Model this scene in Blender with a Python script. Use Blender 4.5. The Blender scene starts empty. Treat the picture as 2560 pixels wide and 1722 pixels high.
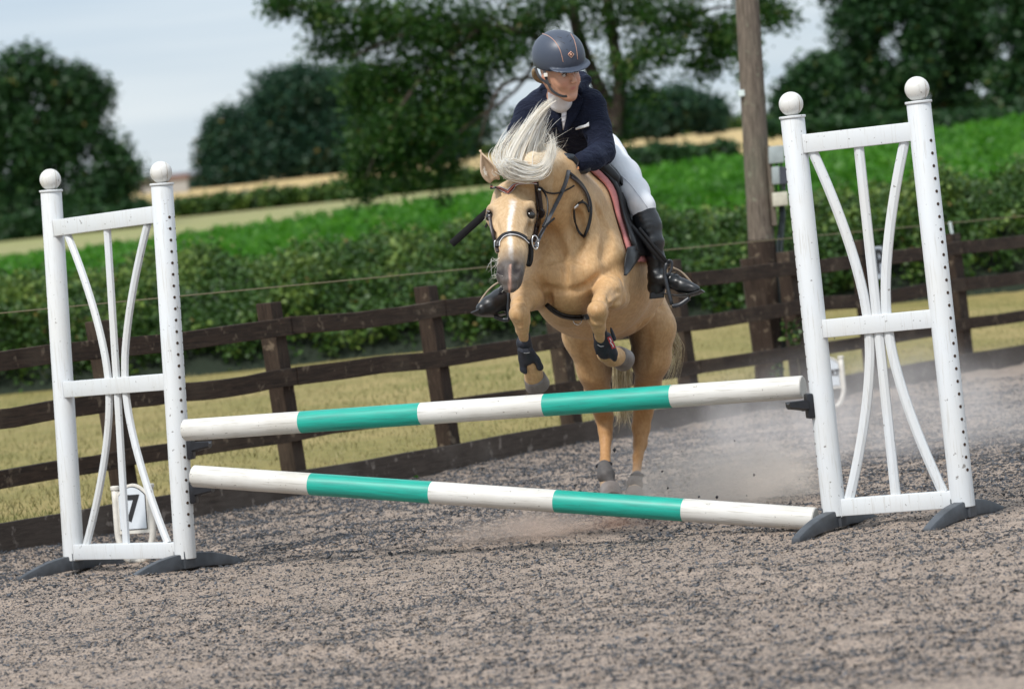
import bpy, bmesh, math, random
import numpy as np
from mathutils import Vector, Matrix
random.seed(7); RNG = np.random.default_rng(7)
PI = math.pi
scene = bpy.context.scene
C = scene.collection

# ------------------------------------------------------------------ camera
FL = 9031.0; CAMH = 1.15                       # focal length in photo pixels (2560 wide), eye height
roll = math.atan(.1033); pitch = math.atan(183.4*math.cos(roll)/FL)
F3 = np.array((0, math.cos(pitch), -math.sin(pitch)))
U0 = np.array((0, math.sin(pitch), math.cos(pitch))); R0 = np.array((1., 0, 0))
RX = math.cos(roll)*R0 - math.sin(roll)*U0
UX = math.sin(roll)*R0 + math.cos(roll)*U0
cam = bpy.data.cameras.new('camera'); camo = bpy.data.objects.new('camera', cam); C.objects.link(camo)
M = Matrix.Identity(4)
for i in range(3):
    M[i][0] = RX[i]; M[i][1] = UX[i]; M[i][2] = -F3[i]
M[2][3] = CAMH
camo.matrix_world = M
cam.sensor_width = 36; cam.lens = 36*FL/2560
cam.clip_start = .5; cam.clip_end = 6000
cam.dof.use_dof = True; cam.dof.focus_distance = 14.7; cam.dof.aperture_fstop = 4.1
cam.dof.aperture_blades = 0
scene.camera = camo
scene.render.resolution_x = 1024; scene.render.resolution_y = 688

# ------------------------------------------------------------------ world, sun, exposure
SUN_EL, SUN_AZ = 50, 212                       # azimuth the light comes from, degrees clockwise from +Y
world = bpy.data.worlds.new('World'); scene.world = world; world.use_nodes = True
wn = world.node_tree.nodes; wl = world.node_tree.links
for n in list(wn): wn.remove(n)
wo = wn.new('ShaderNodeOutputWorld'); wb = wn.new('ShaderNodeBackground'); wb.inputs[1].default_value = .1
sky = wn.new('ShaderNodeTexSky'); sky.sky_type = 'NISHITA'; sky.sun_disc = False
sky.sun_elevation = math.radians(SUN_EL); sky.sun_rotation = math.radians(SUN_AZ)
tc = wn.new('ShaderNodeTexCoord'); mp = wn.new('ShaderNodeMapping'); mp.inputs['Scale'].default_value = (2.2, 2.2, 38)
mp.inputs['Rotation'].default_value = (0, math.radians(1.5), 0)
nz = wn.new('ShaderNodeTexNoise'); nz.inputs['Scale'].default_value = 1.4; nz.inputs['Detail'].default_value = 5; nz.inputs['Roughness'].default_value = .5
cr = wn.new('ShaderNodeValToRGB')
cr.color_ramp.elements[0].position = .30; cr.color_ramp.elements[0].color = (.57, .68, .80, 1)
cr.color_ramp.elements[1].position = .66; cr.color_ramp.elements[1].color = (.79, .86, .92, 1)
sx = wn.new('ShaderNodeSeparateXYZ')
gr = wn.new('ShaderNodeMapRange'); gr.inputs[1].default_value = 0; gr.inputs[2].default_value = .30; gr.inputs[3].default_value = 6.6; gr.inputs[4].default_value = 9.6
sc_ = wn.new('ShaderNodeVectorMath'); sc_.operation = 'SCALE'
mx = wn.new('ShaderNodeMix'); mx.data_type = 'RGBA'; mx.inputs[0].default_value = .86
wl.new(tc.outputs['Generated'], mp.inputs[0]); wl.new(mp.outputs[0], nz.inputs['Vector']); wl.new(nz.outputs[0], cr.inputs[0])
wl.new(tc.outputs['Generated'], sx.inputs[0]); wl.new(sx.outputs[2], gr.inputs[0])
wl.new(cr.outputs[0], sc_.inputs[0]); wl.new(gr.outputs[0], sc_.inputs['Scale'])
wl.new(sky.outputs[0], mx.inputs[6]); wl.new(sc_.outputs[0], mx.inputs[7]); wl.new(mx.outputs[2], wb.inputs[0]); wl.new(wb.outputs[0], wo.inputs[0])
sun = bpy.data.lights.new('sun', 'SUN'); sun.energy = 2.7; sun.angle = math.radians(8); sun.color = (1, .965, .92)
suno = bpy.data.objects.new('sun', sun); C.objects.link(suno)
_a, _e = math.radians(SUN_AZ), math.radians(SUN_EL)
SD = Vector((math.sin(_a)*math.cos(_e), math.cos(_a)*math.cos(_e), math.sin(_e)))
suno.rotation_euler = SD.to_track_quat('Z', 'Y').to_euler(); suno.location = SD*30
vs = scene.view_settings
vs.view_transform = 'Standard'; vs.look = 'None'; vs.gamma = 1; vs.use_curve_mapping = False; vs.exposure = .45
try:
    cy = scene.cycles
    cy.use_denoising = True; cy.max_bounces = 12; cy.diffuse_bounces = 11; cy.glossy_bounces = 3; cy.transmission_bounces = 4
    cy.volume_bounces = 3; cy.volume_step_rate = 2; cy.transparent_max_bounces = 8; cy.caustics_reflective = False; cy.caustics_refractive = False
except Exception: pass

# ------------------------------------------------------------------ photo point + distance -> world point
ZK = {'S': (0, 0, 1.), 'D': (0, 0, .910547), 'R': (1180, 40, 3.92), 'B': (1080, 340, 3.1367), 'L': (1180, 640, 2.24),
      'H': (1120, 400, 4.611), 'A': (1360, 340, 3.4095), 'F': (1160, 640, 4.3565), 'M': (1140, 230, 4.7528), 'K': (1440, 900, 3.9214),
      'W': (0, 380, 1.4258), 'E': (1880, 180, 1.2853), 'T': (1840, 300, 3.408), 'N': (240, 1040, 3.5625), 'P': (1820, 560, 2.9035)}
def at(k, x, y, Y):
    ox, oy, s = ZK[k]; x = ox + x/s; y = oy + y/s
    d = F3 + (x-1280)/FL*RX + (861-y)/FL*UX
    t = Y/d[1]
    return np.array((d[0]*t, Y, CAMH + d[2]*t))
def rad(k, r, Y): return r/ZK[k][2]*Y/FL
def gnd(k, x, y, z=0.):
    d = at(k, x, y, 1.) - np.array((0, 0, CAMH)); t = (z-CAMH)/d[2]
    return np.array((d[0]*t, t, z))
def proj(p):
    q = np.asarray(p, float) - np.array((0, 0, CAMH)); w = q@F3
    return 1280 + FL*(q@RX)/w, 861 - FL*(q@UX)/w

# ------------------------------------------------------------------ helpers
def tag(o, label=None, cat=None, group=None, kind=None):
    if label: o['label'] = label
    if cat: o['category'] = cat
    if group: o['group'] = group
    if kind: o['kind'] = kind
    return o
def empty(name, loc=(0, 0, 0), rz=0, **k):
    o = bpy.data.objects.new(name, None); C.objects.link(o); o.location = [float(c) for c in loc]; o.rotation_euler[2] = rz
    o.empty_display_size = .1
    return tag(o, **k)
def link(name, me, mat=None, parent=None, smooth=False):
    if mat is not None:
        me.materials.clear()
        for m in (mat if isinstance(mat, (list, tuple)) else [mat]): me.materials.append(m)
    if smooth: me.polygons.foreach_set('use_smooth', [True]*len(me.polygons))
    o = bpy.data.objects.new(name, me); C.objects.link(o)
    if parent is not None:
        o.parent = parent
        if not getattr(parent, '_loc', False):
            # geometry was built in world space: undo the parent's own placement (parents are only translated / turned about Z)
            o.matrix_parent_inverse = pmat(parent).inverted()
    return o
def pmat(p):
    m = Matrix.LocRotScale(p.location, p.rotation_euler, p.scale)
    if p.parent is not None: m = pmat(p.parent) @ p.matrix_parent_inverse @ m
    return m
def npmesh(name, V, F, attrs=None):
    """V (n,3), F (m,3 or 4) -> mesh, fast"""
    V = np.ascontiguousarray(V, np.float32); F = np.ascontiguousarray(F, np.int32); k = F.shape[1]
    me = bpy.data.meshes.new(name)
    me.vertices.add(len(V)); me.vertices.foreach_set('co', V.ravel())
    me.loops.add(F.size); me.loops.foreach_set('vertex_index', F.ravel())
    me.polygons.add(len(F)); me.polygons.foreach_set('loop_start', np.arange(0, F.size, k, dtype=np.int32))
    for an, av in (attrs or {}).items():
        av = np.asarray(av, np.float32)
        if av.ndim == 1:
            a = me.attributes.new(an, 'FLOAT', 'POINT'); a.data.foreach_set('value', av)
        else:
            if av.shape[1] == 3: av = np.hstack((av, np.ones((len(av), 1), np.float32)))
            a = me.attributes.new(an, 'FLOAT_COLOR', 'POINT'); a.data.foreach_set('color', np.ascontiguousarray(av).ravel())
    me.update(calc_edges=True); me.validate()
    return me
class MB:
    """collects vertices and faces for one mesh"""
    def __init__(s): s.v = []; s.f = []
    def add(s, v, f):
        b = len(s.v); s.v += [tuple(float(c) for c in p) for p in v]; s.f += [tuple(i+b for i in q) for q in f]; return s
    def box(s, c, ax, ay, az):
        """centre + three half-axis vectors"""
        c, ax, ay, az = [np.asarray(q, float) for q in (c, ax, ay, az)]
        v = [c+i*ax+j*ay+k*az for k in (-1, 1) for j in (-1, 1) for i in (-1, 1)]
        return s.add(v, [(0, 2, 3, 1), (4, 5, 7, 6), (0, 1, 5, 4), (2, 6, 7, 3), (0, 4, 6, 2), (1, 3, 7, 5)])
    def tube(s, pts, r, n=8, cap=True, flat=None, fa=1.):
        """swept ring; r a number or list; flat = fixed direction along which the ring is scaled by fa"""
        P = [np.asarray(p, float) for p in pts]; m = len(P)
        rr = [r]*m if np.isscalar(r) else list(r)
        up = np.array((.13, .21, .97)) if flat is None else np.asarray(flat, float)
        b0 = len(s.v); prev = None
        for i in range(m):
            t = P[min(i+1, m-1)]-P[max(i-1, 0)]; t = t/(np.linalg.norm(t)+1e-9)
            if prev is None or flat is not None: a = up-t*(up@t)
            else: a = prev-t*(prev@t)
            if np.linalg.norm(a) < 1e-4: a = np.array((1., 0, 0))-t*t[0]
            a /= np.linalg.norm(a); prev = a; b = np.cross(t, a)
            for j in range(n):
                w = 2*PI*(j+.5)/n
                s.v.append(tuple(float(c) for c in P[i]+rr[i]*(math.cos(w)*a*fa+math.sin(w)*b)))
        for i in range(m-1):
            for j in range(n):
                k = (j+1) % n
                s.f.append((b0+i*n+j, b0+i*n+k, b0+(i+1)*n+k, b0+(i+1)*n+j))
        if cap: s.f.append(tuple(b0+j for j in range(n))[::-1]); s.f.append(tuple(b0+(m-1)*n+j for j in range(n)))
        return s
    def strap(s, pts, w, t, nrm):
        """flat strap: width w across, thickness t along nrm (one vector or one per point)"""
        P = [np.asarray(p, float) for p in pts]; m = len(P); b0 = len(s.v)
        for i in range(m):
            tt = P[min(i+1, m-1)]-P[max(i-1, 0)]; tt /= np.linalg.norm(tt)+1e-9
            nn = np.asarray(nrm[i] if isinstance(nrm, list) else nrm, float); nn = nn-tt*(nn@tt); nn /= np.linalg.norm(nn)+1e-9
            b = np.cross(tt, nn)
            for a, c in ((-1, -.55), (-.8, -1), (.8, -1), (1, -.55), (1, .55), (.8, 1), (-.8, 1), (-1, .55)):
                s.v.append(tuple(float(q) for q in P[i]+b*a*w/2+nn*c*t/2))
        for i in range(m-1):
            for j in range(8):
                k = (j+1) % 8; s.f.append((b0+i*8+j, b0+i*8+k, b0+(i+1)*8+k, b0+(i+1)*8+j))
        s.f.append(tuple(b0+j for j in range(8))[::-1]); s.f.append(tuple(b0+(m-1)*8+j for j in range(8)))
        return s
    def lathe(s, c, prof, n=20, axis=(0, 0, 1)):
        """prof = [(radius, height)] about axis"""
        z = np.asarray(axis, float); z /= np.linalg.norm(z)
        a = np.cross(z, (0, 1, .01)); a /= np.linalg.norm(a); b = np.cross(z, a); c = np.asarray(c, float); b0 = len(s.v)
        for r, h in prof:
            for j in range(n):
                w = 2*PI*j/n; s.v.append(tuple(float(q) for q in c+z*h+r*(math.cos(w)*a+math.sin(w)*b)))
        for i in range(len(prof)-1):
            for j in range(n):
                k = (j+1) % n; s.f.append((b0+i*n+j, b0+i*n+k, b0+(i+1)*n+k, b0+(i+1)*n+j))
        s.f.append(tuple(b0+j for j in range(n))[::-1]); s.f.append(tuple(b0+(len(prof)-1)*n+j for j in range(n)))
        return s
    def build(s, name, mat=None, parent=None, smooth=False, bevel=0, auto=None):
        me = bpy.data.meshes.new(name); me.from_pydata(s.v, [], s.f); me.update()
        bm = bmesh.new(); bm.from_mesh(me); bmesh.ops.recalc_face_normals(bm, faces=bm.faces)
        if bevel: bmesh.ops.bevel(bm, geom=[e for e in bm.edges if e.is_manifold and e.calc_face_angle(0) > .5], offset=bevel, segments=2, affect='EDGES', profile=.6)
        if auto is not None:
            for f in bm.faces: f.smooth = True
            for e in bm.edges: e.smooth = e.calc_face_angle(0) < auto
        bm.to_mesh(me); bm.free()
        return link(name, me, mat, parent, smooth)
def spline(pts, n):
    """Catmull-Rom through pts, n samples"""
    P = np.asarray(pts, float); P = np.vstack((2*P[0]-P[1], P, 2*P[-1]-P[-2])); out = []
    m = len(P)-3
    for t in np.linspace(0, m-1e-6, n):
        i = int(t); f = t-i; a, b, c, d = P[i:i+4]
        out.append(.5*((2*b)+(-a+c)*f+(2*a-5*b+4*c-d)*f*f+(-a+3*b-3*c+d)*f**3))
    return np.array(out)
def vnoise(P, sc, seed=0):
    """smooth value noise in [0,1] for an (n,3) array"""
    P = np.asarray(P, float)*sc + seed*17.31; i = np.floor(P).astype(np.int64); f = P-i; f = f*f*(3-2*f)
    def h(a, b, c):
        n = (a*374761393 + b*668265263 + c*2147483647 + seed*9176) & 0xffffffff
        n = ((n ^ (n >> 13))*1274126177) & 0xffffffff
        return ((n ^ (n >> 16)) & 0xffff)/65535.
    r = 0
    for dx in (0, 1):
        for dy in (0, 1):
            for dz in (0, 1):
                w = (f[:, 0] if dx else 1-f[:, 0])*(f[:, 1] if dy else 1-f[:, 1])*(f[:, 2] if dz else 1-f[:, 2])
                r = r + w*h(i[:, 0]+dx, i[:, 1]+dy, i[:, 2]+dz)
    return r
def fbm(P, sc, o=4, seed=0):
    r = 0; a = .5; t = 0
    for k in range(o): r = r+a*vnoise(P, sc*2**k, seed+k); t += a; a *= .5
    return r/t

# ------------------------------------------------------------------ materials
class N:
    def __init__(s, name):
        s.m = bpy.data.materials.new(name); s.m.use_nodes = True; s.t = s.m.node_tree
        s.p = s.t.nodes['Principled BSDF']; s.out = s.t.nodes['Material Output']
    def n(s, ty, **k):
        x = s.t.nodes.new(ty)
        for a, v in k.items():
            if a.startswith('i_'): x.inputs[a[2:].replace('_', ' ')].default_value = v
            else: setattr(x, a, v)
        return x
    def l(s, a, b): s.t.links.new(a, b)
    def coord(s, which='Object', scale=(1, 1, 1)):
        c = s.n('ShaderNodeTexCoord'); m = s.n('ShaderNodeMapping'); m.inputs['Scale'].default_value = scale
        s.l(c.outputs[which], m.inputs[0]); return m.outputs[0]
    def noise(s, v, scale, detail=4, rough=.55, dist=0):
        x = s.n('ShaderNodeTexNoise'); x.inputs['Scale'].default_value = scale; x.inputs['Detail'].default_value = detail
        x.inputs['Roughness'].default_value = rough; x.inputs['Distortion'].default_value = dist; s.l(v, x.inputs['Vector']); return x.outputs[0]
    def ramp(s, f, stops):
        r = s.n('ShaderNodeValToRGB'); e = r.color_ramp.elements
        while len(e) < len(stops): e.new(.5)
        for q, (p, c) in zip(e, stops):
            q.position = p; q.color = (c, c, c, 1) if np.isscalar(c) else (*c, 1)
        s.l(f, r.inputs[0]); return r.outputs[0]
    def mix(s, f, a, b, mode='MIX'):
        x = s.n('ShaderNodeMix', data_type='RGBA', blend_type=mode)
        for i, q in ((0, f), (6, a), (7, b)):
            if hasattr(q, 'links'): s.l(q, x.inputs[i])
            else: x.inputs[i].default_value = q if i == 0 or len(q) == 4 else (*q, 1)
        return x.outputs[2]
    def bump(s, h, strength=.3, dist=.01, base=None):
        b = s.n('ShaderNodeBump'); b.inputs['Strength'].default_value = strength; b.inputs['Distance'].default_value = dist
        s.l(h, b.inputs['Height'])
        if base is not None: s.l(base, b.inputs['Normal'])
        s.l(b.outputs[0], s.p.inputs['Normal']); return b.outputs[0]
    def col(s, c):
        if hasattr(c, 'links'): s.l(c, s.p.inputs['Base Color'])
        else: s.p.inputs['Base Color'].default_value = (*c, 1)
        return s
    def set(s, **k):
        for a, v in k.items():
            i = s.p.inputs[a.replace('_', ' ')]
            if hasattr(v, 'links'): s.l(v, i)
            else: i.default_value = v
        return s
def simple(name, c, rough=.5, var=.12, sc=30, bump=.1, metal=0, spec=.5, **k):
    s = N(name); v = s.coord(); n = s.noise(v, sc)
    s.col(s.mix(s.ramp(n, [(.3, 0.), (.7, 1.)]), [q*(1-var) for q in c], [min(1, q*(1+var)) for q in c]))
    s.set(Roughness=rough, Metallic=metal, Specular_IOR_Level=spec, **k)
    if bump: s.bump(n, bump, .003)
    return s.m
MT = {}
def m_white(name, base, dirt, dirtamt, scr=True, vertical=True, rough=.38):
    s = N(name); v = s.coord()
    n1 = s.noise(v, 3.2, 5); n2 = s.noise(s.coord(scale=(60, 60, 3) if vertical else (3, 60, 60)), 2.2, 4, .6)
    n3 = s.noise(v, 60, 2, .5)
    a = s.mix(s.ramp(n1, [(.35, 0.), (.75, dirtamt)]), base, dirt)
    a = s.mix(s.ramp(n2, [(.56, 0.), (.66, dirtamt*.9)]), a, [q*.7 for q in dirt])
    if scr: a = s.mix(s.ramp(n3, [(.705, 0.), (.73, .7)]), a, (.10, .08, .06))
    s.col(a); s.set(Roughness=rough); s.bump(n2, .12, .002); return s.m
MT['plastic'] = m_white('white_plastic', (.62, .645, .665), (.60, .57, .51), .45)
MT['ball'] = m_white('white_ball', (.66, .66, .64), (.55, .50, .42), .5)
MT['polewhite'] = m_white('pole_white', (.65, .64, .61), (.42, .39, .33), .6, vertical=False, rough=.5)
def m_teal():
    s = N('pole_teal'); v = s.coord(); n = s.noise(s.coord(scale=(3, 50, 50)), 2.5, 4, .6); n2 = s.noise(v, 70, 2)
    a = s.mix(s.ramp(n, [(.4, 0.), (.68, .8)]), (.009, .36, .275), (.02, .22, .18))
    a = s.mix(s.ramp(n2, [(.73, 0.), (.76, .6)]), a, (.02, .12, .1)); s.col(a); s.set(Roughness=.42); s.bump(n, .1, .002); return s.m
MT['teal'] = m_teal()
def m_wood(name, c1, c2, wear, axis='x'):
    s = N(name); v = s.coord(scale=(26, 26, 2.2) if axis == 'z' else (2.2, 26, 26))
    if axis == 'x': v.node.vector_type = 'POINT'; r_ = s.n('ShaderNodeVectorRotate', rotation_type='Z_AXIS'); r_.inputs['Angle'].default_value = -1.012; l_ = v.node.inputs[0].links[0]; src = l_.from_socket; s.t.links.remove(l_); s.l(src, r_.inputs['Vector']); s.l(r_.outputs[0], v.node.inputs[0])
    g = s.noise(v, 3.2, 7, .65, .6)
    n = s.noise(s.coord(), 2.6, 5); k = s.noise(s.coord(), 14, 4, .6)
    a = s.mix(s.ramp(g, [(.3, 0.), (.7, 1.)]), c1, c2)
    a = s.mix(s.ramp(n, [(.5, 0.), (.8, .55)]), a, wear)
    a = s.mix(s.ramp(k, [(.60, 0.), (.68, .6)]), a, [q*1.7 for q in wear])
    s.col(a); s.set(Roughness=.82, Specular_IOR_Level=.25); s.bump(g, .55, .006); return s.m
MT['rail'] = m_wood('dark_stained_wood', (.014, .009, .006), (.060, .037, .024), (.12, .09, .062))
MT['post'] = m_wood('dark_post_wood', (.016, .010, .007), (.058, .038, .027), (.13, .10, .07), 'z')
MT['kick'] = m_wood('kickboard_wood', (.040, .030, .024), (.085, .066, .054), (.17, .145, .125))
MT['pole'] = m_wood('weathered_pole_wood', (.045, .036, .028), (.21, .170, .135), (.12, .125, .09), 'z')
MT['rubber'] = simple('grey_foot_plastic', (.055, .062, .072), .5, .35, 14, .15)
MT['cup'] = simple('black_cup_plastic', (.012, .013, .017), .35, .3, 30, .05)
MT['hole'] = simple('drilled_hole', (.045, .022, .010), .8, .3, 90, .2)
MT['joint'] = simple('joint_grime', (.30, .25, .19), .8)
MT['black'] = simple('black_print', (.015, .015, .017), .6)
MT['signwhite'] = simple('sign_face', (.62, .66, .70), .4, .05)
MT['signframe'] = simple('sign_frame', (.66, .63, .57), .5, .1)
MT['greybox'] = simple('grey_box_plastic', (.30, .34, .34), .5, .15, 12)
MT['darkbox'] = simple('dark_box_plastic', (.045, .05, .065), .5)
MT['creambox'] = simple('cream_box_plastic', (.50, .47, .38), .5)
MT['wire'] = simple('straw_coloured_twine', (.24, .20, .12), .8)
MT['conduit'] = simple('conduit', (.02, .03, .032), .5)
MT['white_ins'] = simple('insulator', (.6, .68, .66), .35)

# ------------------------------------------------------------------ terrain
FENCE = lambda x: 21.6+1.6*x                      # the arena fence line, y for x
def interp_z(x, y):
    x = np.asarray(x, float); y = np.asarray(y, float)
    t = np.clip((x/np.maximum(y, 1)+.142)/.284, -.3, 1.3)           # 0 left edge of view .. 1 right edge
    crest = 1.15 + (118+88*t)/8223*112
    a = np.interp(y, [-60, 15, 37, 40], [.10, .12, .43, .75])
    a = np.minimum(a, .12+np.maximum(y-np.minimum(FENCE(x), 33.5), 0)*.035+np.maximum(y-36, 0)*.3)
    b = .75+(crest-.75)*np.clip((y-40)/72, 0, 1)**.92
    c = crest + (1.15+150/8223*185-3.4 - 0)*0
    far = np.interp(y, [112, 128, 150, 185, 262, 268, 300, 400, 620, 900, 3000], [0, -1.2, 0, 0, 0, 0, 0, 0, 0, 0, 0])
    fz = np.interp(y, [112, 135, 185, 262, 268, 330, 400, 620, 1500, 6000],
                   [3.2, 1.15+95/8223*135, 1.15+158/8223*185, 1.15+198/8223*262, 1.15+226/8223*268, 1.15+260/8223*330, 1.15+267/8223*400, 1.15+285/8223*620, 1.15+272/8223*1500, 1.15+262/8223*6000])
    w = np.clip((y-112)/20, 0, 1)
    b2 = crest*(1-w)+fz*w
    return np.where(y < 40, a, np.where(y < 112, b, b2))
def fan(name, ys, mat, nx=60, halfang=.30, xoff=0, extra=None, base=18.):
    """a terrain strip: rows at the given y, each wide enough for the view and well past it"""
    V = []
    for y in ys:
        hw = base+halfang*y
        x = np.linspace(-hw, hw, nx); V.append(np.stack((x, np.full(nx, y), interp_z(x, np.full(nx, y))), 1))
    V = np.concatenate(V); m = len(ys)
    if extra is not None: V[:, 2] += extra(V)
    i = np.arange((m-1)*nx).reshape(m-1, nx)[:, :-1].ravel()
    return link(name, npmesh(name, V, np.stack((i, i+1, i+nx+1, i+nx), 1)), mat, smooth=True)
def m_field(name, c1, c2, c3, sc, stretch=(1, 1, 1), bump=.4):
    s = N(name); v = s.coord(scale=stretch); n = s.noise(v, sc, 6, .6); k = s.noise(s.coord(), sc*.09, 3)
    a = s.mix(s.ramp(n, [(.3, 0.), (.7, 1.)]), c1, c2); a = s.mix(s.ramp(k, [(.4, 0.), (.65, .8)]), a, c3)
    s.col(a); s.set(Roughness=.9, Specular_IOR_Level=.15); s.bump(n, bump, .05); return s.m
MT['verge'] = m_field('dry_mown_grass', (.15, .14, .045), (.25, .21, .075), (.30, .235, .10), 9)
MT['crop'] = m_field('green_crop', (.030, .11, .010), (.065, .20, .018), (.10, .22, .03), 3)
MT['khaki'] = m_field('khaki_field', (.22, .21, .09), (.29, .27, .13), (.24, .25, .10), .5)
MT['stubble'] = m_field('golden_stubble', (.40, .29, .13), (.50, .37, .18), (.44, .33, .16), .4)
MT['farland'] = m_field('far_land', (.06, .10, .04), (.09, .13, .05), (.16, .15, .07), .02)
# verge between fence and hedge (grid whose near edge follows the fence)
nx, ny = 130, 40; V = []
for j in range(ny):
    x = np.linspace(-30, 34, nx); yb = np.clip(FENCE(x)+.03, -40, 33.5); y = yb+(40.5-yb)*(j/(ny-1))**1.5
    z = interp_z(x, y); z = z+.02*(vnoise(np.stack((x, y, y*0), 1), .8)-.5)
    V.append(np.stack((x, y, z), 1))
V = np.concatenate(V); i = np.arange((ny-1)*nx).reshape(ny-1, nx)[:, :-1].ravel()
tag(link('grass_verge', npmesh('grass_verge', V, np.stack((i, i+1, i+nx+1, i+nx), 1)), MT['verge'], smooth=True), 'short dry yellow green grass between the fence and the hedge', kind='structure')
tag(fan('crop_field', list(np.linspace(40, 66, 20))+list(np.linspace(68, 135, 30)), MT['crop'], 80), kind='structure')
tag(fan('khaki_field', list(np.linspace(135.02, 262, 14)), MT['khaki'], 40), kind='structure')
tag(fan('stubble_field', list(np.linspace(262.02, 400, 10)), MT['stubble'], 40), kind='structure')
tag(fan('far_land', [400.02, 500, 620, 900, 1500, 3000, 5200], MT['farland'], 40, .5), kind='structure')

# arena surface: displaced sand sheet
_hr = random.Random(8); HOOF = [(_hr.uniform(-2.6, 4.2), 9.4+_hr.random()**1.3*10, _hr.uniform(.05, .085)) for _ in range(110)]
def arena_z(x, y):
    P = np.stack((x, y, np.zeros_like(x)), 1)
    Q = np.stack((x*1.0, y*1.6, np.zeros_like(x)), 1)
    z = .050*(fbm(Q, 1.3, 3, 3)-.5)+.040*(fbm(P, 5., 3, 5)-.5)+.016*(fbm(P, 22., 2, 9)-.5)
    # hoof scrape under the jump
    c = gnd('D', 1390, 1192)[:2]; d = (x-c[0])**2/.55**2+(y-c[1])**2/.5**2
    z += .035*np.exp(-d*1.2)*(.4+fbm(P, 9., 2, 12))
    for hx, hy, hr in HOOF:
        e = ((x-hx)**2+(y-hy)**2)/hr**2; k = e < 6; z[k] += -.020*np.exp(-e[k]*1.6)+.012*np.exp(-(np.sqrt(e[k])-1.35)**2*5)
    z += .05*np.exp(-((FENCE(x)-y)/.45)**2) 
    return z
x = np.unique(np.concatenate((np.linspace(-60, -5, 18), np.arange(-5, 6.5, .045), np.linspace(6.5, 40, 14)))); nx = len(x)
s01 = np.concatenate((np.linspace(0, .02, 3), np.linspace(.03, 1, 420)))
V = []
yb = np.clip(FENCE(x)+.05, -100, 33.5); y0 = np.minimum(8.2, yb-30)
for q in s01:
    if q < .03: y = y0+(8.6-y0)*(q/.03) if True else 0
    else: y = 8.6+(yb-8.6)*((q-.03)/.97)
    y = np.where(yb < 9, y0+(yb-y0)*q, y)
    V.append(np.stack((x, y, arena_z(x, y)), 1))
V = np.concatenate(V); m = len(s01); i = np.arange((m-1)*nx).reshape(m-1, nx)[:, :-1].ravel()
def m_sand():
    s = N('sand_and_rubber'); v = s.coord()
    patch = s.noise(s.coord(scale=(1, 1.5, 1)), 1.1, 4, .55)
    n1 = s.noise(v, 42, 4, .6); n2 = s.noise(v, 130, 3, .6); n3 = s.noise(v, 7, 4)
    sand = s.mix(s.ramp(n3, [(.3, 0.), (.7, 1.)]), (.28, .226, .182), (.41, .33, .268))
    sand = s.mix(s.ramp(n2, [(.38, .7), (.58, 0.)]), sand, (.13, .10, .085))
    vo = s.n('ShaderNodeTexVoronoi', feature='F1'); vo.inputs['Scale'].default_value = 95; s.l(v, vo.inputs['Vector'])
    vr = s.n('ShaderNodeSeparateColor'); s.l(vo.outputs['Color'], vr.inputs[0])
    ad = s.n('ShaderNodeMath', operation='MULTIPLY_ADD'); s.l(patch, ad.inputs[0]); ad.inputs[1].default_value = 1.5; ad.inputs[2].default_value = -.30
    lt = s.n('ShaderNodeMath', operation='LESS_THAN'); s.l(vr.outputs[0], lt.inputs[0]); s.l(ad.outputs[0], lt.inputs[1])
    d = s.ramp(vo.outputs['Distance'], [(.30, 1.), (.46, 0.)])
    mm = s.n('ShaderNodeMath', operation='MULTIPLY'); s.l(lt.outputs[0], mm.inputs[0]); s.l(d, mm.inputs[1])
    chip = s.mix(vr.outputs[1], (.028, .030, .036), (.085, .092, .105))
    s.col(s.mix(mm.outputs[0], sand, chip)); s.set(Roughness=.92, Specular_IOR_Level=.2)
    b1 = s.bump(mm.outputs[0], .5, .012); s.bump(n1, .6, .02, b1); return s.m
MT['sand'] = m_sand()
tag(link('arena_ground', npmesh('arena_ground', V, np.stack((i, i+1, i+nx+1, i+nx), 1)), MT['sand'], smooth=True), 'sand and shredded rubber riding arena surface', kind='structure')
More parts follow.
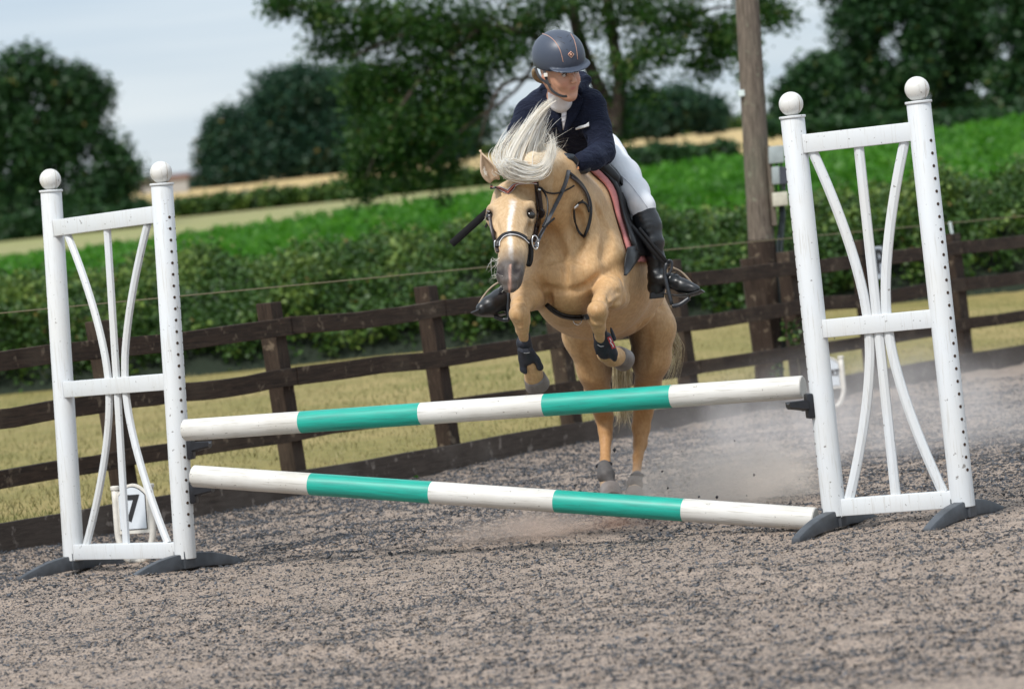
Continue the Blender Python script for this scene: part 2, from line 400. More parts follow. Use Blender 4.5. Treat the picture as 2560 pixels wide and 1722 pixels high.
# loose chips of rubber in the part of the arena that is near enough to tell them apart
def chips(n, ymin, ymax, smin, smax, seed, thr, near=.16):
    r = np.random.default_rng(seed); u = r.random(n*4); y = 1/((1-u)/ymin+u/ymax); x = (r.random(n*4)*2-1)*(y*.150+.35)
    P = np.stack((x, y*1.5, x*0), 1); d = fbm(P, .8, 3, 21)*.62+fbm(P, 7., 2, 31)*.38
    far = np.clip((y-10.5)/3.5, 0, 1)
    edge = np.clip(1-(FENCE(x)-y)/1.6, 0, 1)
    keep = (d+r.random(n*4)*.36-.18 > thr-near*far-.2*edge) & (y < FENCE(x)-.02); keep &= (near > 0) | (r.random(n*4) < np.clip((y-ymin)/4.5, 0, 1)); x, y = x[keep][:n], y[keep][:n]
    z = arena_z(x, y); m = len(x)
    s = smin+(smax-smin)*r.random(m)**3.2
    o = np.array([(1, .2, -.4), (-.8, .8, -.3), (-.5, -1, -.2), (.1, 0, .8)], float)
    V = o[None]+r.normal(0, .30, (m, 4, 3)); V *= (s[:, None]*np.stack((np.ones(m), .45+.4*r.random(m), .25+.3*r.random(m)), 1))[:, None]
    a = r.random(m)*2*PI; ca, sa = np.cos(a)[:, None], np.sin(a)[:, None]; b = r.normal(0, .45, m); cb, sb = np.cos(b)[:, None], np.sin(b)[:, None]
    X, Y_, Z = V[..., 0], V[..., 1], V[..., 2]; X, Z = X*cb+Z*sb, -X*sb+Z*cb
    V = np.stack((X*ca-Y_*sa+x[:, None], X*sa+Y_*ca+y[:, None], Z+z[:, None]+s[:, None]*.22), 2)
    f = np.array([(0, 1, 3), (1, 2, 3), (2, 0, 3), (0, 2, 1)])
    return V.reshape(-1, 3), (f[None]+4*np.arange(m)[:, None, None]).reshape(-1, 3), np.repeat(r.random(m), 4)
A1 = chips(215000, 9.2, 22, .0026, .0120, 1, .54); A2 = chips(85000, 14.5, 26.5, .006, .0165, 2, .47, .0)
V = np.vstack((A1[0], A2[0])); Fc = np.vstack((A1[1], A2[1]+len(A1[0]))); rv = np.concatenate((A1[2], A2[2]*.72))
s = N('rubber_chips'); at_ = s.n('ShaderNodeAttribute', attribute_name='rnd')
s.col(s.ramp(at_.outputs['Fac'], [(0, (.020, .022, .026)), (.40, (.052, .057, .066)), (.64, (.105, .113, .13)), (.74, (.17, .145, .12)), (1, (.36, .285, .23))])); s.set(Roughness=.7)
tag(link('rubber_chips', npmesh('rubber_chips', V, Fc, {'rnd': rv}), s.m), 'loose grey rubber chips scattered over the arena sand', kind='stuff')
c0 = gnd('D', 1640, 1100); r = np.random.default_rng(5); pts = []
for (dx, dy, Y) in [(1717,1080,15.9),(1552,1027,15.8),(1400,1024,16),(1632,1132,15.7),(1508,1072,15.9),(1655,1150,15.6),(1590,1130,15.9),(1480,1112,16),(1745,1062,16.2),(1820,1090,16),(1672,1003,16),(1900,770,15.4),(1605,1142,15.6),(1560,1145,15.7),(1700,1128,15.8),(1520,1110,15.9)]:
    pts.append(at('D', dx, dy, Y))
pts = np.array(pts); m = len(pts); o = np.array([(1, 0, 0), (-1, 0, 0), (0, 1, 0), (0, -1, 0), (0, 0, 1), (0, 0, -1)], float)
V = (o[None]+r.normal(0, .3, (m, 6, 3)))*(.003+.006*r.random(m)**2)[:, None, None]+pts[:, None]
f = np.array([(0, 2, 4), (2, 1, 4), (1, 3, 4), (3, 0, 4), (2, 0, 5), (1, 2, 5), (3, 1, 5), (0, 3, 5)])
tag(link('flying_grit', npmesh('flying_grit', V.reshape(-1, 3), (f[None]+6*np.arange(m)[:, None, None]).reshape(-1, 3), {'rnd': np.zeros(m*6)}), s.m), 'dark grit thrown up behind the hind hooves', kind='stuff')

# ------------------------------------------------------------------ the jump wings
def post_line(base, top, r, n=22):
    return base, top
wing_n = 0
def wing(p1, p2, tops, label, heights, group):
    """p1, p2: ground points (world) of the two uprights; tops: their top ends"""
    root = empty('jump_wing', (p1+p2)/2, label=label, cat='jump wing', group=group)
    w = p2-p1; w[2] = 0; w /= np.linalg.norm(w); q = np.array((-w[1], w[0], 0))      # q points away from the camera
    r = .0478; ups = []
    for p, t in ((p1, tops[0]), (p2, tops[1])):
        ax = t-p; L = np.linalg.norm(ax); ax = ax/L; ups.append((p, ax, L))
        b = p+ax*.055
        m = MB(); m.lathe(b, [(r-.002, 0), (r, .002), (r, L-.055-.002), (r-.001, L-.055)], 32, ax); u = m.build('upright', MT['plastic'], root, auto=.6)
        MB().lathe(t, [(r+.004, -.003), (r+.0055, -.001), (r+.0055, .005), (r+.004, .007), (.02, .008)], 32, ax).build('cap', MT['plastic'], root, auto=.6)
        c = t+ax*.054
        pr = [(.0485*math.cos(a), .0485*math.sin(a)) for a in np.linspace(-PI/2*.93, PI/2*.999, 18)]
        bl = MB().lathe(c, pr, 32, ax).build('ball_finial', MT['ball'], root, smooth=True)
        # moulding seam round the ball
        sd = RX*.95+np.array((0, .3, 0)); sd /= np.linalg.norm(sd); a1 = np.cross(sd, ax); a1 /= np.linalg.norm(a1)
        ring = [c+sd*.018+.0455*(math.cos(k)*a1+math.sin(k)*ax) for k in np.linspace(0, 2*PI, 40)]
        MB().tube(ring, .0009, 4).build('seam', MT['joint'], bl)
        # drilled holes, two columns: one facing the camera-right side, one facing the pole side
        for ang, nm in ((.0, 0), (.82, 1)):
            d0 = (-np.array((0., 1, 0))*math.cos(ang+.62)+np.array((1., 0, 0))*math.sin(ang+.62)) if p is p2 else (-np.array((1., 0, 0))*math.cos(.16+ang*.9)+np.array((0., -1, 0))*math.sin(.16-ang*.5))
            d0 = d0-ax*(d0@ax); d0 /= np.linalg.norm(d0)
            h = .20 if p is p2 else .25; k = 0
            while h < L-.12:
                cc = p+ax*h+d0*(r-.0002)
                if nm == 0 and p is p2:
                    hb = MB().lathe(cc, [(.0066, -.003), (.0066, .0008)], 12, d0); hb.build('peg_hole', MT['hole'], u)
                else: MB().lathe(cc, [(.0042, -.003), (.0042, .0006)], 10, d0).build('peg_hole', MT['hole'], u)
                h += .0497; k += 1
    def up(i, h): p, ax, L = ups[i]; return p+ax*h
    for h, hh in zip(heights, (.074, .072, .068)):
        a = up(0, h); b = up(1, h); ax = (b-a)/np.linalg.norm(b-a); zz = np.cross(ax, q); zz /= np.linalg.norm(zz)
        A = a+ax*.036-q*.004; B = b-ax*.030-q*.004
        MB().box((A+B)/2, (B-A)/2, q*.024, zz*hh/2).build('cross_rail', MT['plastic'], root, bevel=.005, auto=.7)
        MB().box(A+ax*.0015, ax*.0015, q*.0268, zz*(hh/2+.003)).build('rail_bracket', MT['plastic'], root, bevel=.001)
    def slat(pts, nm='slat'):
        P = spline(pts, 16) if len(pts) > 2 else np.array(pts)
        m = MB(); rr = .0205
        m.tube(P, rr, 8, flat=q, fa=.78); m.build(nm, MT['plastic'], root, auto=.5)
    def pt(s, h): return up(0, h)*(1-s)+up(1, h)*s - q*.004
    hT, hM, hB = heights[0]-.035, heights[1], heights[2]+.03
    mt, mb = hM+.034, hM-.034
    for s0, s1, s2 in ((.135, .425, .13), (.50, .50, .495), (.862, .575, .862)):
        def cv(sa, sb, ha, hb):   # from far end sa/ha to the middle rail sb/hb, turning parallel to the uprights there
            if abs(sa-sb) < .05: return [pt(sa, ha), pt(sb, hb)]
            out = []
            for t in np.linspace(0, 1, 9):
                e = 1-(1-t)**1.55; out.append(pt(sa+(sb-sa)*e, ha+(hb-ha)*t))
            return out
        slat(cv(s0, s1, hT, mt)); slat(cv(s2, s1, hB, mb))
    # curved feet across the wing
    for (p, ax, L) in ups:
        m = MB(); sec = []; n = 21
        f = np.array((.73, .69, 0)) if 'left' in label else np.array((.49, .87, 0)); f /= np.linalg.norm(f); fl_ = .315 if 'left' in label else .385
        for i in range(n):
            t = -1+2*i/(n-1); z = .066*(1-abs(t)**2.0)**1.0+.012; lo = .026*(1-t*t)-.014; wd = .030-.010*abs(t)
            c = p+f*t*fl_
            sec.append([c+w*wd+np.array((0, 0, lo)), c+w*wd*.85+np.array((0, 0, z)), c-w*wd*.85+np.array((0, 0, z)), c-w*wd+np.array((0, 0, lo))])
        b0 = 0; m.v = [tuple(map(float, v)) for s_ in sec for v in s_]
        for i in range(n-1):
            for j in range(4): k = (j+1) % 4; m.f.append((i*4+j, i*4+k, (i+1)*4+k, (i+1)*4+j))
        m.f.append((0, 1, 2, 3)); m.f.append(tuple((n-1)*4+j for j in (3, 2, 1, 0)))
        ft = m.build('foot', MT['rubber'], root, bevel=.007, auto=.7)
        MB().box(p+np.array((0, 0, .052)), w*.040, f*.032, np.array((0, 0, .040))).build('socket', MT['rubber'], ft, bevel=.006, auto=.7)
    return root, ups, w, q
L1 = gnd('D', 170, 1300); L2 = gnd('D', 424, 1297)
L1 = np.array((L1[0], L1[1], -.004)); L2 = np.array((L2[0], L2[1], -.004))
tL = (at('W', 182, 141, L1[1]-.02), at('W', 577, 117, L2[1]-.02))
wl_, upsL, wL, qL = wing(L1, L2, tL, 'white plastic jump wing left of the horse, in front of the number 7 sign', (1.56, .83, .093), 'white jump wings holding the poles')
R1 = gnd('D', 1903, 1203); R2 = gnd('D', 2196, 1182)
R1[2] = R2[2] = -.004
tR = (at('E', 130, 147, R1[1]-.02), at('E', 535, 99, R2[1]-.02))
wr_, upsR, wR, qR = wing(R1, R2, tR, 'white plastic jump wing right of the horse, beside the telegraph pole', (1.535, .80, .088), 'white jump wings holding the poles')

def striped_pole(a, b, label):
    root = empty('jump_pole', (a+b)/2, label=label, cat='jump pole', group='white and teal jump poles')
    d = b-a; L = np.linalg.norm(d); r = .0465
    for k in range(5):
        o = MB(); g = .0004 if 0 < k else .004; g2 = .0004 if k < 4 else .004
        rings = [(r-.004 if k == 0 else r, 0), (r, .004), (r, L/5-.004), (r-.004 if k == 4 else r, L/5)]
        me = MB(); me.lathe((0, 0, 0), [(q_[1], q_[0]) for q_ in [(0, 0)]] and rings, 36, (1, 0, 0))
        ob = me.build('white_band' if k % 2 == 0 else 'teal_band', MT['polewhite'] if k % 2 == 0 else MT['teal'], None, auto=.6)
        X = Vector(d/L); Zv = Vector((0, 0, 1)); Yv = Zv.cross(X).normalized(); Zv = X.cross(Yv)
        R = Matrix((X, Yv, Zv)).transposed().to_4x4()
        ob.parent = root; ob.matrix_parent_inverse = pmat(root).inverted()
        ob.matrix_basis = Matrix.Translation(Vector(a+d/5*k)) @ R @ Matrix.Rotation(k*1.1, 4, 'X')
    return root
UA, UB = at('D', 421, 979, 15.50), at('D', 1829, 881, 14.42)
LA, LB = at('D', 441, 1083, 15.42), at('D', 1857, 1181, 14.36)
striped_pole(UA, UB, 'upper white and teal pole, held in cups between both wings')
striped_pole(LA, LB, 'lower white and teal pole, slanting down to the sand on the right')

def cup(post, ax, h, toward, label, flip=1):
    c = post+ax*h; d = toward-c; d = d if flip == 0 else np.array((flip, -.22, 0.)); d -= ax*(d@ax); d /= np.linalg.norm(d); s = np.cross(ax, d)
    root = empty('pole_cup', c, label=label, cat='pole cup', group='black plastic cups carrying the poles')
    MB().box(c+d*.056-ax*.022, d*.014, s*.026, ax*.050).build('back_plate', MT['cup'], root, bevel=.009, auto=.7)
    m = MB(); n = 9; sec = []
    for i in range(n):      # curved cradle under the pole
        t = -1+2*i/(n-1); y = s*t*.030; z = ax*(-.012+.010*t*t)
        sec.append((y, z))
    for i in range(n-1):
        (y0, z0), (y1, z1) = sec[i], sec[i+1]
        p = c+d*.066+ax*.004; e = d*.078
        m.add([p+y0+z0, p+y1+z1, p+y1+z1+e, p+y0+z0+e, p+y0+z0-ax*.034, p+y1+z1-ax*.034, p+y1+z1-ax*.018+e, p+y0+z0-ax*.018+e],
              [(0, 1, 2, 3), (4, 7, 6, 5), (0, 4, 5, 1), (3, 2, 6, 7), (0, 3, 7, 4), (1, 5, 6, 2)])
    m.build('cradle', MT['cup'], root)
    MB().box(c+d*.072-ax*.022, d*.018, s*.008, ax*.018).build('rib', MT['cup'], root, bevel=.003)
    return root
def hgt(p, ax, z): return (z-p[2])/ax[2]
p, ax, L = upsL[1]
cup(p, ax, hgt(p, ax, UA[2]-.062), UA, 'black cup under the left end of the upper pole')
cup(p, ax, hgt(p, ax, LA[2]-.060), LA, 'black cup under the left end of the lower pole')
p, ax, L = upsR[0]
cup(p, ax, hgt(p, ax, UB[2]-.05), UB, 'black cup under the right end of the upper pole', -1)

# ------------------------------------------------------------------ fence
def fx(xd):
    """world x on the fence line whose ground point shows at display x"""
    lo, hi = -8., 9.
    for _ in range(40):
        m_ = (lo+hi)/2
        if proj((m_, FENCE(m_), .2))[0]/1.0983 < xd: lo = m_
        else: hi = m_
    return lo
fd = np.array((1, 1.6, 0)); fd /= np.linalg.norm(fd); fnn = np.array((-fd[1], fd[0], 0))   # fnn points to the far (field) side
post_x = [fx(-130)-.15, fx(-20)-.1, fx(312), fx(692), fx(1043), fx(1322), fx(1592), fx(1838), fx(2003), fx(2208), fx(2208)+1.05, fx(2208)+2.1]
fence = empty('arena_fence', (0, FENCE(0), 0), label='dark brown post and rail fence along the arena edge', cat='fence')
fr = random.Random(3)
for k, xx in enumerate(post_x):
    p = np.array((xx, FENCE(xx), 0))+fnn*.052
    lean = fd*(-.075 if k in (2, 3, 4, 5, 6) else -.01)+fnn*.01
    hh = 1.115 if k not in (7, 9) else 1.09
    w_ = .052 if k != 9 else .075
    a = p+np.array((0, 0, -.1)); b = p+np.array((0, 0, hh))+lean*hh
    m = MB(); m.box((a+b)/2, (b-a)/2, fd*w_, fnn*.05); m.build('post', MT['post'], fence, bevel=.006)
rail_z = [(.93, 1.025), (.655, .752), (.365, .452)]
for ri, (z0, z1) in enumerate(rail_z):
    ks = list(range(0, len(post_x), 1)); j = 0
    brk = {0: [0, 3, 4, 6, 9, 11], 1: [0, 2, 3, 5, 7, 9, 11], 2: [0, 2, 4, 6, 9, 11]}[ri]
    for a_, b_ in zip(brk[:-1], brk[1:]):
        xa, xb = post_x[a_]+.0015, post_x[b_]-.0015
        if a_ == 0: xa -= .2
        n = 8; P = []
        for t in np.linspace(0, 1, n):
            x_ = xa+(xb-xa)*t; dz = -.018*math.sin(t*PI)*fr.uniform(.2, 1)+fr.uniform(-.003, .003)
            lean = -.06*(z0+z1)/2 if a_ in (2, 3, 4) else -.02
            P.append(np.array((x_+lean*.4, FENCE(x_+lean*.4), (z0+z1)/2+dz))-fnn*(.021+.0015*ri))
        m = MB(); b0 = 0
        for i, c in enumerate(P):
            for (u_, v_) in ((-1, -1), (1, -1), (1, 1), (-1, 1)):
                m.v.append(tuple(map(float, c+fnn*u_*.019+np.array((0, 0, v_*(z1-z0)/2*(1+fr.uniform(-.04, .04)))))))
        for i in range(n-1):
            for q_ in range(4): k_ = (q_+1) % 4; m.f.append((i*4+q_, i*4+k_, (i+1)*4+k_, (i+1)*4+q_))
        m.f.append((0, 1, 2, 3)); m.f.append(tuple((n-1)*4+q_ for q_ in (3, 2, 1, 0)))
        o = m.build('rail', MT['rail'], fence, bevel=.004)
brk = [0, 3, 6, 9, 11]
for a_, b_ in zip(brk[:-1], brk[1:]):
    xa, xb = post_x[a_]-(.2 if a_ == 0 else 0)+.001, post_x[b_]-.001; m = MB(); n = 10
    for t in np.linspace(0, 1, n):
        x_ = xa+(xb-xa)*t; c = np.array((x_, FENCE(x_), .10))-fnn*.019
        dz = fr.uniform(-.006, .006)
        for (u_, v_) in ((-1, -1.3), (1, -1.3), (1, 1), (-1, 1)):
            m.v.append(tuple(map(float, c+fnn*u_*.017+np.array((0, 0, v_*.085+(dz if v_ > 0 else 0))))))
    for i in range(n-1):
        for q_ in range(4): k_ = (q_+1) % 4; m.f.append((i*4+q_, i*4+k_, (i+1)*4+k_, (i+1)*4+q_))
    m.f.append((0, 1, 2, 3)); m.f.append(tuple((n-1)*4+q_ for q_ in (3, 2, 1, 0)))
    m.build('kickboard', MT['kick'], fence, bevel=.003)
# twine on the field side of the fence
tw = []
for t in np.linspace(0, 1, 60):
    x_ = post_x[0]-.3+(post_x[-1]-post_x[0]+.5)*t; xp = min(post_x, key=lambda q_: abs(q_-x_)); 
    tw.append(np.array((x_, FENCE(x_), 1.19-.0055*x_-.0))+fnn*.16)
tag(MB().tube(tw, .0035, 5).build('electric_twine', MT['wire']), 'thin straw coloured twine strung above the fence', 'twine')

# ------------------------------------------------------------------ telegraph pole with its boxes
pb = gnd('D', 1757, 905); yp = FENCE(pb[0]*.94)+.62
p0 = at('D', 1753, 905, yp); p1_ = at('D', 1735, 526, yp); p2_ = at('D', 1697, -60, yp)
p0[2] = .05; p0 = p1_+(p1_-at('D', 1751, 839, yp))*-1*(p1_[2]-.05)/abs(p1_[2]-at('D', 1751, 839, yp)[2])
pa = p2_-p0; pa /= np.linalg.norm(pa)
pole = empty('telegraph_pole', p0, label='weathered wooden telegraph pole behind the fence right of the rider', cat='telegraph pole')
top = p2_+pa*2.5; H_ = np.linalg.norm(top-p0)
prof = [(.099, -.1)]
for t in np.linspace(0, 1, 24): prof.append((.098-.030*t+random.uniform(-.0012, .0012), H_*t))
MB().lathe(p0, prof, 26, pa).build('shaft', MT['pole'], pole, auto=.8)
MB().lathe(p0, [(.1005, -.1), (.1, .5), (.0985, 1.0), (.0975, 1.14)], 26, pa).build('creosoted_foot', MT['post'], pole, auto=.8)
def pp(xd, yd, dy=0): return at('D', xd, yd, yp-.02+dy)
RXh = np.array((1., 0, 0))
bd0, bd1 = pp(1748, 333), pp(1762, 514)
bx = bd1-bd0
MB().box((bd0+bd1)/2, bx/2, RXh*.017, np.array((0, .06, 0))).build('backing_board', MT['pole'], pole, bevel=.003)
for nm, a, b, mt, dp in (('meter_box', (1766, 333), (1767, 372), 'greybox', .05), ('switch_box', (1764, 380), (1766, 420), 'greybox', .05), ('junction_box', (1774, 438), (1776, 469), 'creambox', .045)):
    A, B = pp(*a, -.06), pp(*b, -.06); ax = (B-A); hw = {'meter_box': .053, 'switch_box': .026, 'junction_box': .053}[nm]
    MB().box((A+B)/2, ax/2, RXh*hw, np.array((0, dp, 0))).build(nm, MT[mt], pole, bevel=.008, auto=.7)
A, B = pp(1781, 380, -.05), pp(1783, 420, -.05)
MB().box((A+B)/2, (B-A)/2, RXh*.032, np.array((0, .052, 0))).build('dark_cover', MT['darkbox'], pole, bevel=.006)
A, B = pp(1784, 420, -.05), pp(1785, 434, -.05); MB().tube([A, B], .014, 8).build('cable_gland', MT['darkbox'], pole)
for dx in (-5, 5):
    MB().tube([pp(1773+dx, 372), pp(1773+dx, 381)], .008, 6).build('short_conduit', MT['conduit'], pole)
    MB().tube([pp(1771+dx, 420), pp(1773+dx, 438)], .007, 6).build('short_conduit', MT['conduit'], pole)
MB().tube([pp(1777, 468), pp(1778, 500), pp(1770, 560), pp(1772, 640), pp(1780, 800)], .013, 8).build('conduit', MT['conduit'], pole, smooth=True)
MB().tube([pp(1783, 468), pp(1784, 500), pp(1779, 560), pp(1782, 640), pp(1788, 800)], .013, 8).build('conduit', MT['conduit'], pole, smooth=True)
A = at('D', 1688, 213, yp-.05); MB().box(A, (.022, 0, 0), (0, .02, 0), (0, 0, .022)).build('insulator', MT['white_ins'], pole, bevel=.006)
# second dark post beside the pole, and the blue-black drain pipe beside the right fence post
pa0 = np.array((fx(1800)+.02, FENCE(fx(1800)), 0))+fnn*.19; MB().box(pa0+(-.02, 0, .5), (-.02, 0, .57), (.07, 0, 0), (0, .06, 0)).build('strut_post', MT['post'], pole, bevel=.006)
q0 = at('D', 2180, 800, FENCE(fx(2180))+.3); q0[2] = .02
tag(MB().lathe(q0, [(.055, 0), (.055, 1.0), (.05, 1.02)], 16, (-.02, 0, 1)).build('drain_pipe', simple('blue_black_pipe', (.012, .02, .03), .4), auto=.7), 'dark blue pipe standing behind the fence beside the thick post', 'pipe')
I_ = at('D', 2162, 505, FENCE(fx(2180))+.3)
tag(MB().tube([I_, I_+(0.01, 0, -.11)], .012, 8).build('fence_insulator', MT['white_ins']), 'pale insulator holding the twine above the thick fence post', 'insulator')

# letter plate on the fence
def textmesh(txt, size, name, bold=0):
    cu = bpy.data.curves.new(name, 'FONT'); cu.body = txt; cu.size = size; cu.align_x = 'CENTER'; cu.align_y = 'CENTER'; cu.extrude = .0012; cu.offset = bold
    o = bpy.data.objects.new(name, cu); C.objects.link(o); bpy.context.view_layer.update()
    dg = bpy.context.evaluated_depsgraph_get(); me = bpy.data.meshes.new_from_object(o.evaluated_get(dg)); bpy.data.objects.remove(o); return me
def place_text(txt, size, name, mat, parent, c, rx, uy, bold=0):
    me = textmesh(txt, size, name, bold); ob = link(name, me, mat, None)
    X, Yv = Vector(rx).normalized(), Vector(uy).normalized(); Z = X.cross(Yv)
    ob.parent = parent; ob.matrix_parent_inverse = pmat(parent).inverted()
    ob.matrix_basis = Matrix.Translation(Vector(c)) @ Matrix((X, Yv, Z)).transposed().to_4x4()
    return ob
yl = FENCE(fx(2000))-.12
c = at('D', 2001, 598, yl); lp = empty('letter_plate', c, label='small white plate with a black letter P fixed to the fence rail', cat='letter plate')
ux = fd*.078; uz = np.array((-.006, 0, .115))
MB().box(c, ux, fnn*.004, uz).build('plate', MT['signwhite'], lp, bevel=.002)
place_text('P', .24, 'letter', MT['black'], lp, c-fnn*.0065, fd, (-.03, 0, 1), .006)

# arena numbers on white plastic stands
def number_sign(xk, base, up, rx, W, Hh, txt, tsize, label, serif=False):
    """base: world point at middle of the lower edge of the stand; rx: unit to the right along the board; up: unit"""
    root = empty('course_sign', base, label=label, cat='course sign', group='white arched course signs')
    n = np.cross(rx, up); n /= np.linalg.norm(n)       # towards the reader? rx x up
    if n[1] > 0: n = -n
    hw = W/2
    for s_ in (-1, 1):
        P = [base+rx*s_*(hw+.012)+up*(Hh*.93), base+rx*s_*(hw+.012)+up*Hh*.42, base+rx*s_*(hw+.005)+up*Hh*.25, base+rx*s_*(hw*.72)+up*.02, base+rx*s_*hw*.35+up*-.0]
        MB().tube(spline(P, 14), .0165, 8).build('side_tube', MT['signframe'], root, smooth=True)
        MB().lathe(P[0]-up*.002, [(.02, 0), (.021, .006), (.021, .014), (.017, .018)], 14, up).build('tube_cap', MT['signframe'], root, auto=.7)
    MB().tube([base-rx*hw*.36, base+rx*hw*.36], .014, 8).build('foot_bar', MT['signframe'], root, smooth=True)
    def arch(w_, z0, zs, rise, off, th):
        m = MB(); pts = [(-w_, z0), (w_, z0)]
        for t in np.linspace(1, -1, 15): pts.append((w_*t, zs+rise*(1-t*t)))
        k = len(pts)
        f_ = [base+rx*x_+up*z_+n*(off+th) for x_, z_ in pts]; b_ = [base+rx*x_+up*z_+n*off for x_, z_ in pts]
        m.v = [tuple(map(float, q_)) for q_ in f_+b_]; m.f = [tuple(range(k)), tuple(range(2*k-1, k-1, -1))]+[(i_, (i_+1) % k+0, (i_+1) % k+k, i_+k) for i_ in range(k)]
        return m
    arch(hw, Hh*.35, Hh*.86, Hh*.13, -.004, .010).build('frame_panel', MT['signframe'], root, bevel=.002)
    arch(hw*.88, Hh*.40, Hh*.84, Hh*.115, .0065, .002).build('black_outline', MT['black'], root)
    arch(hw*.85, Hh*.41, Hh*.833, Hh*.11, .0090, .002).build('face', MT['signwhite'], root)
    cc = base+up*(Hh*.66)+n*.0125
    place_text(txt, tsize, 'numeral' if txt == '7' else 'lettering', MT['black'], root, cc, rx, up if not serif else up, .004)
    return root
b = gnd('D', 300, 1272); b[2] = .018
rx_ = np.array((.80, .60, 0)); rx_ /= np.linalg.norm(rx_); rx_ = np.array((.86, -.5, 0)); rx_ /= np.linalg.norm(rx_)
b = np.array((*gnd('N', 372, 1318)[:2], .016)); 
number_sign(0, b, np.array((.030, .03, 1.)), rx_, .172, .355, '7', .165, 'white arched sign with a black number 7 behind the left jump wing')
b = gnd('P', 752, 1345); b[2] = .016
number_sign(0, b, np.array((.0, .04, 1.)), np.array((1., .1, 0)), .172, .345, 'START', .052, 'white arched sign lettered START, half hidden by the right jump wing')

# ------------------------------------------------------------------ foliage
def m_leaf(name, c1, c2, c3, trans=.25):
    s = N(name); a = s.n('ShaderNodeAttribute', attribute_name='rnd')
    s.col(s.ramp(a.outputs['Fac'], [(0, c1), (.55, c2), (.93, c3), (1, (.15, .12, .03))])); s.set(Roughness=.5, Specular_IOR_Level=.35)
    t = s.n('ShaderNodeBsdfTranslucent'); s.l(s.p.inputs['Base Color'].links[0].from_socket, t.inputs[0])
    m = s.n('ShaderNodeMixShader'); m.inputs[0].default_value = trans; s.l(s.p.outputs[0], m.inputs[1]); s.l(t.outputs[0], m.inputs[2]); s.l(m.outputs[0], s.out.inputs[0]); return s.m
def leaf_mesh(name, P, size, rnd, aspect=.55, up=0.):
    """folded four-vertex leaves at points P"""
    r = RNG; n = len(P); size = np.broadcast_to(size, n)
    a = r.normal(size=(n, 3)); a[:, 2] = a[:, 2]*.7+up; a /= np.linalg.norm(a, axis=1)[:, None]
    b = r.normal(size=(n, 3)); b -= a*(a*b).sum(1)[:, None]; b /= np.linalg.norm(b, axis=1)[:, None]
    c = np.cross(a, b); s = size[:, None]
    V = np.stack((P-a*s*.5, P+b*s*aspect*.5+c*s*.12, P+a*s*.5, P-b*s*aspect*.5+c*s*.12), 1).reshape(-1, 3)
    i = 4*np.arange(n); F = np.stack((i, i+1, i+2, i+3), 1)
    return npmesh(name, V, F, {'rnd': np.repeat(rnd, 4)})
def cloud(cs, n, seed=0, hollow=.55, clump=None):
    """points in a union of ellipsoids; cs: (centre, radii, weight)"""
    r = np.random.default_rng(seed); w = np.array([c[2] for c in cs], float); w /= w.sum(); k = r.choice(len(cs), n, p=w)
    d = r.normal(size=(n, 3)); d /= np.linalg.norm(d, axis=1)[:, None]; q = r.random(n)**hollow
    return np.array([c[0] for c in cs])[k]+d*q[:, None]*np.array([c[1] for c in cs])[k]
def clumpy(P, n_sub, spread, seed):
    r = np.random.default_rng(seed); k = np.repeat(np.arange(len(P)), n_sub)
    return P[k]+r.normal(0, spread, (len(k), 3)), k
LF_oak = m_leaf('far_oak_leaves', (.008, .028, .010), (.020, .065, .018), (.045, .11, .026))
LF_blue = m_leaf('far_dark_leaves', (.009, .034, .020), (.018, .060, .032), (.034, .088, .040))
LF_near = m_leaf('near_tree_leaves', (.010, .036, .006), (.030, .090, .012), (.10, .17, .03), .4)
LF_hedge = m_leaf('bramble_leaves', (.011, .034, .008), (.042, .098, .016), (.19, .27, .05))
LF_crop = m_leaf('crop_leaves', (.028, .11, .008), (.062, .21, .014), (.15, .33, .04), .5)
BARK = simple('bark', (.045, .030, .022), .9, .35, 9, .6)
BARKD = simple('dark_bark', (.022, .018, .015), .9, .3, 9, .5)
def crown_from(name, cs, n_cl, n_sub, spread, size, mat, parent, seed):
    P0 = cloud(cs, n_cl, seed); P, k = clumpy(P0, n_sub, spread, seed+1)
    r = np.random.default_rng(seed+2); cr_ = r.random(len(P0)); rnd = np.clip(cr_[k]*.6+r.random(len(P))*.4, 0, .97)
    rnd = np.where(r.random(len(P)) > .992, 1., rnd)
    o = link(name, leaf_mesh(name, P, size*(.6+.8*r.random(len(P))), rnd), mat, parent); o['kind'] = 'stuff'; return o
def D3(x, y, Y): return at('D', x, y, Y)
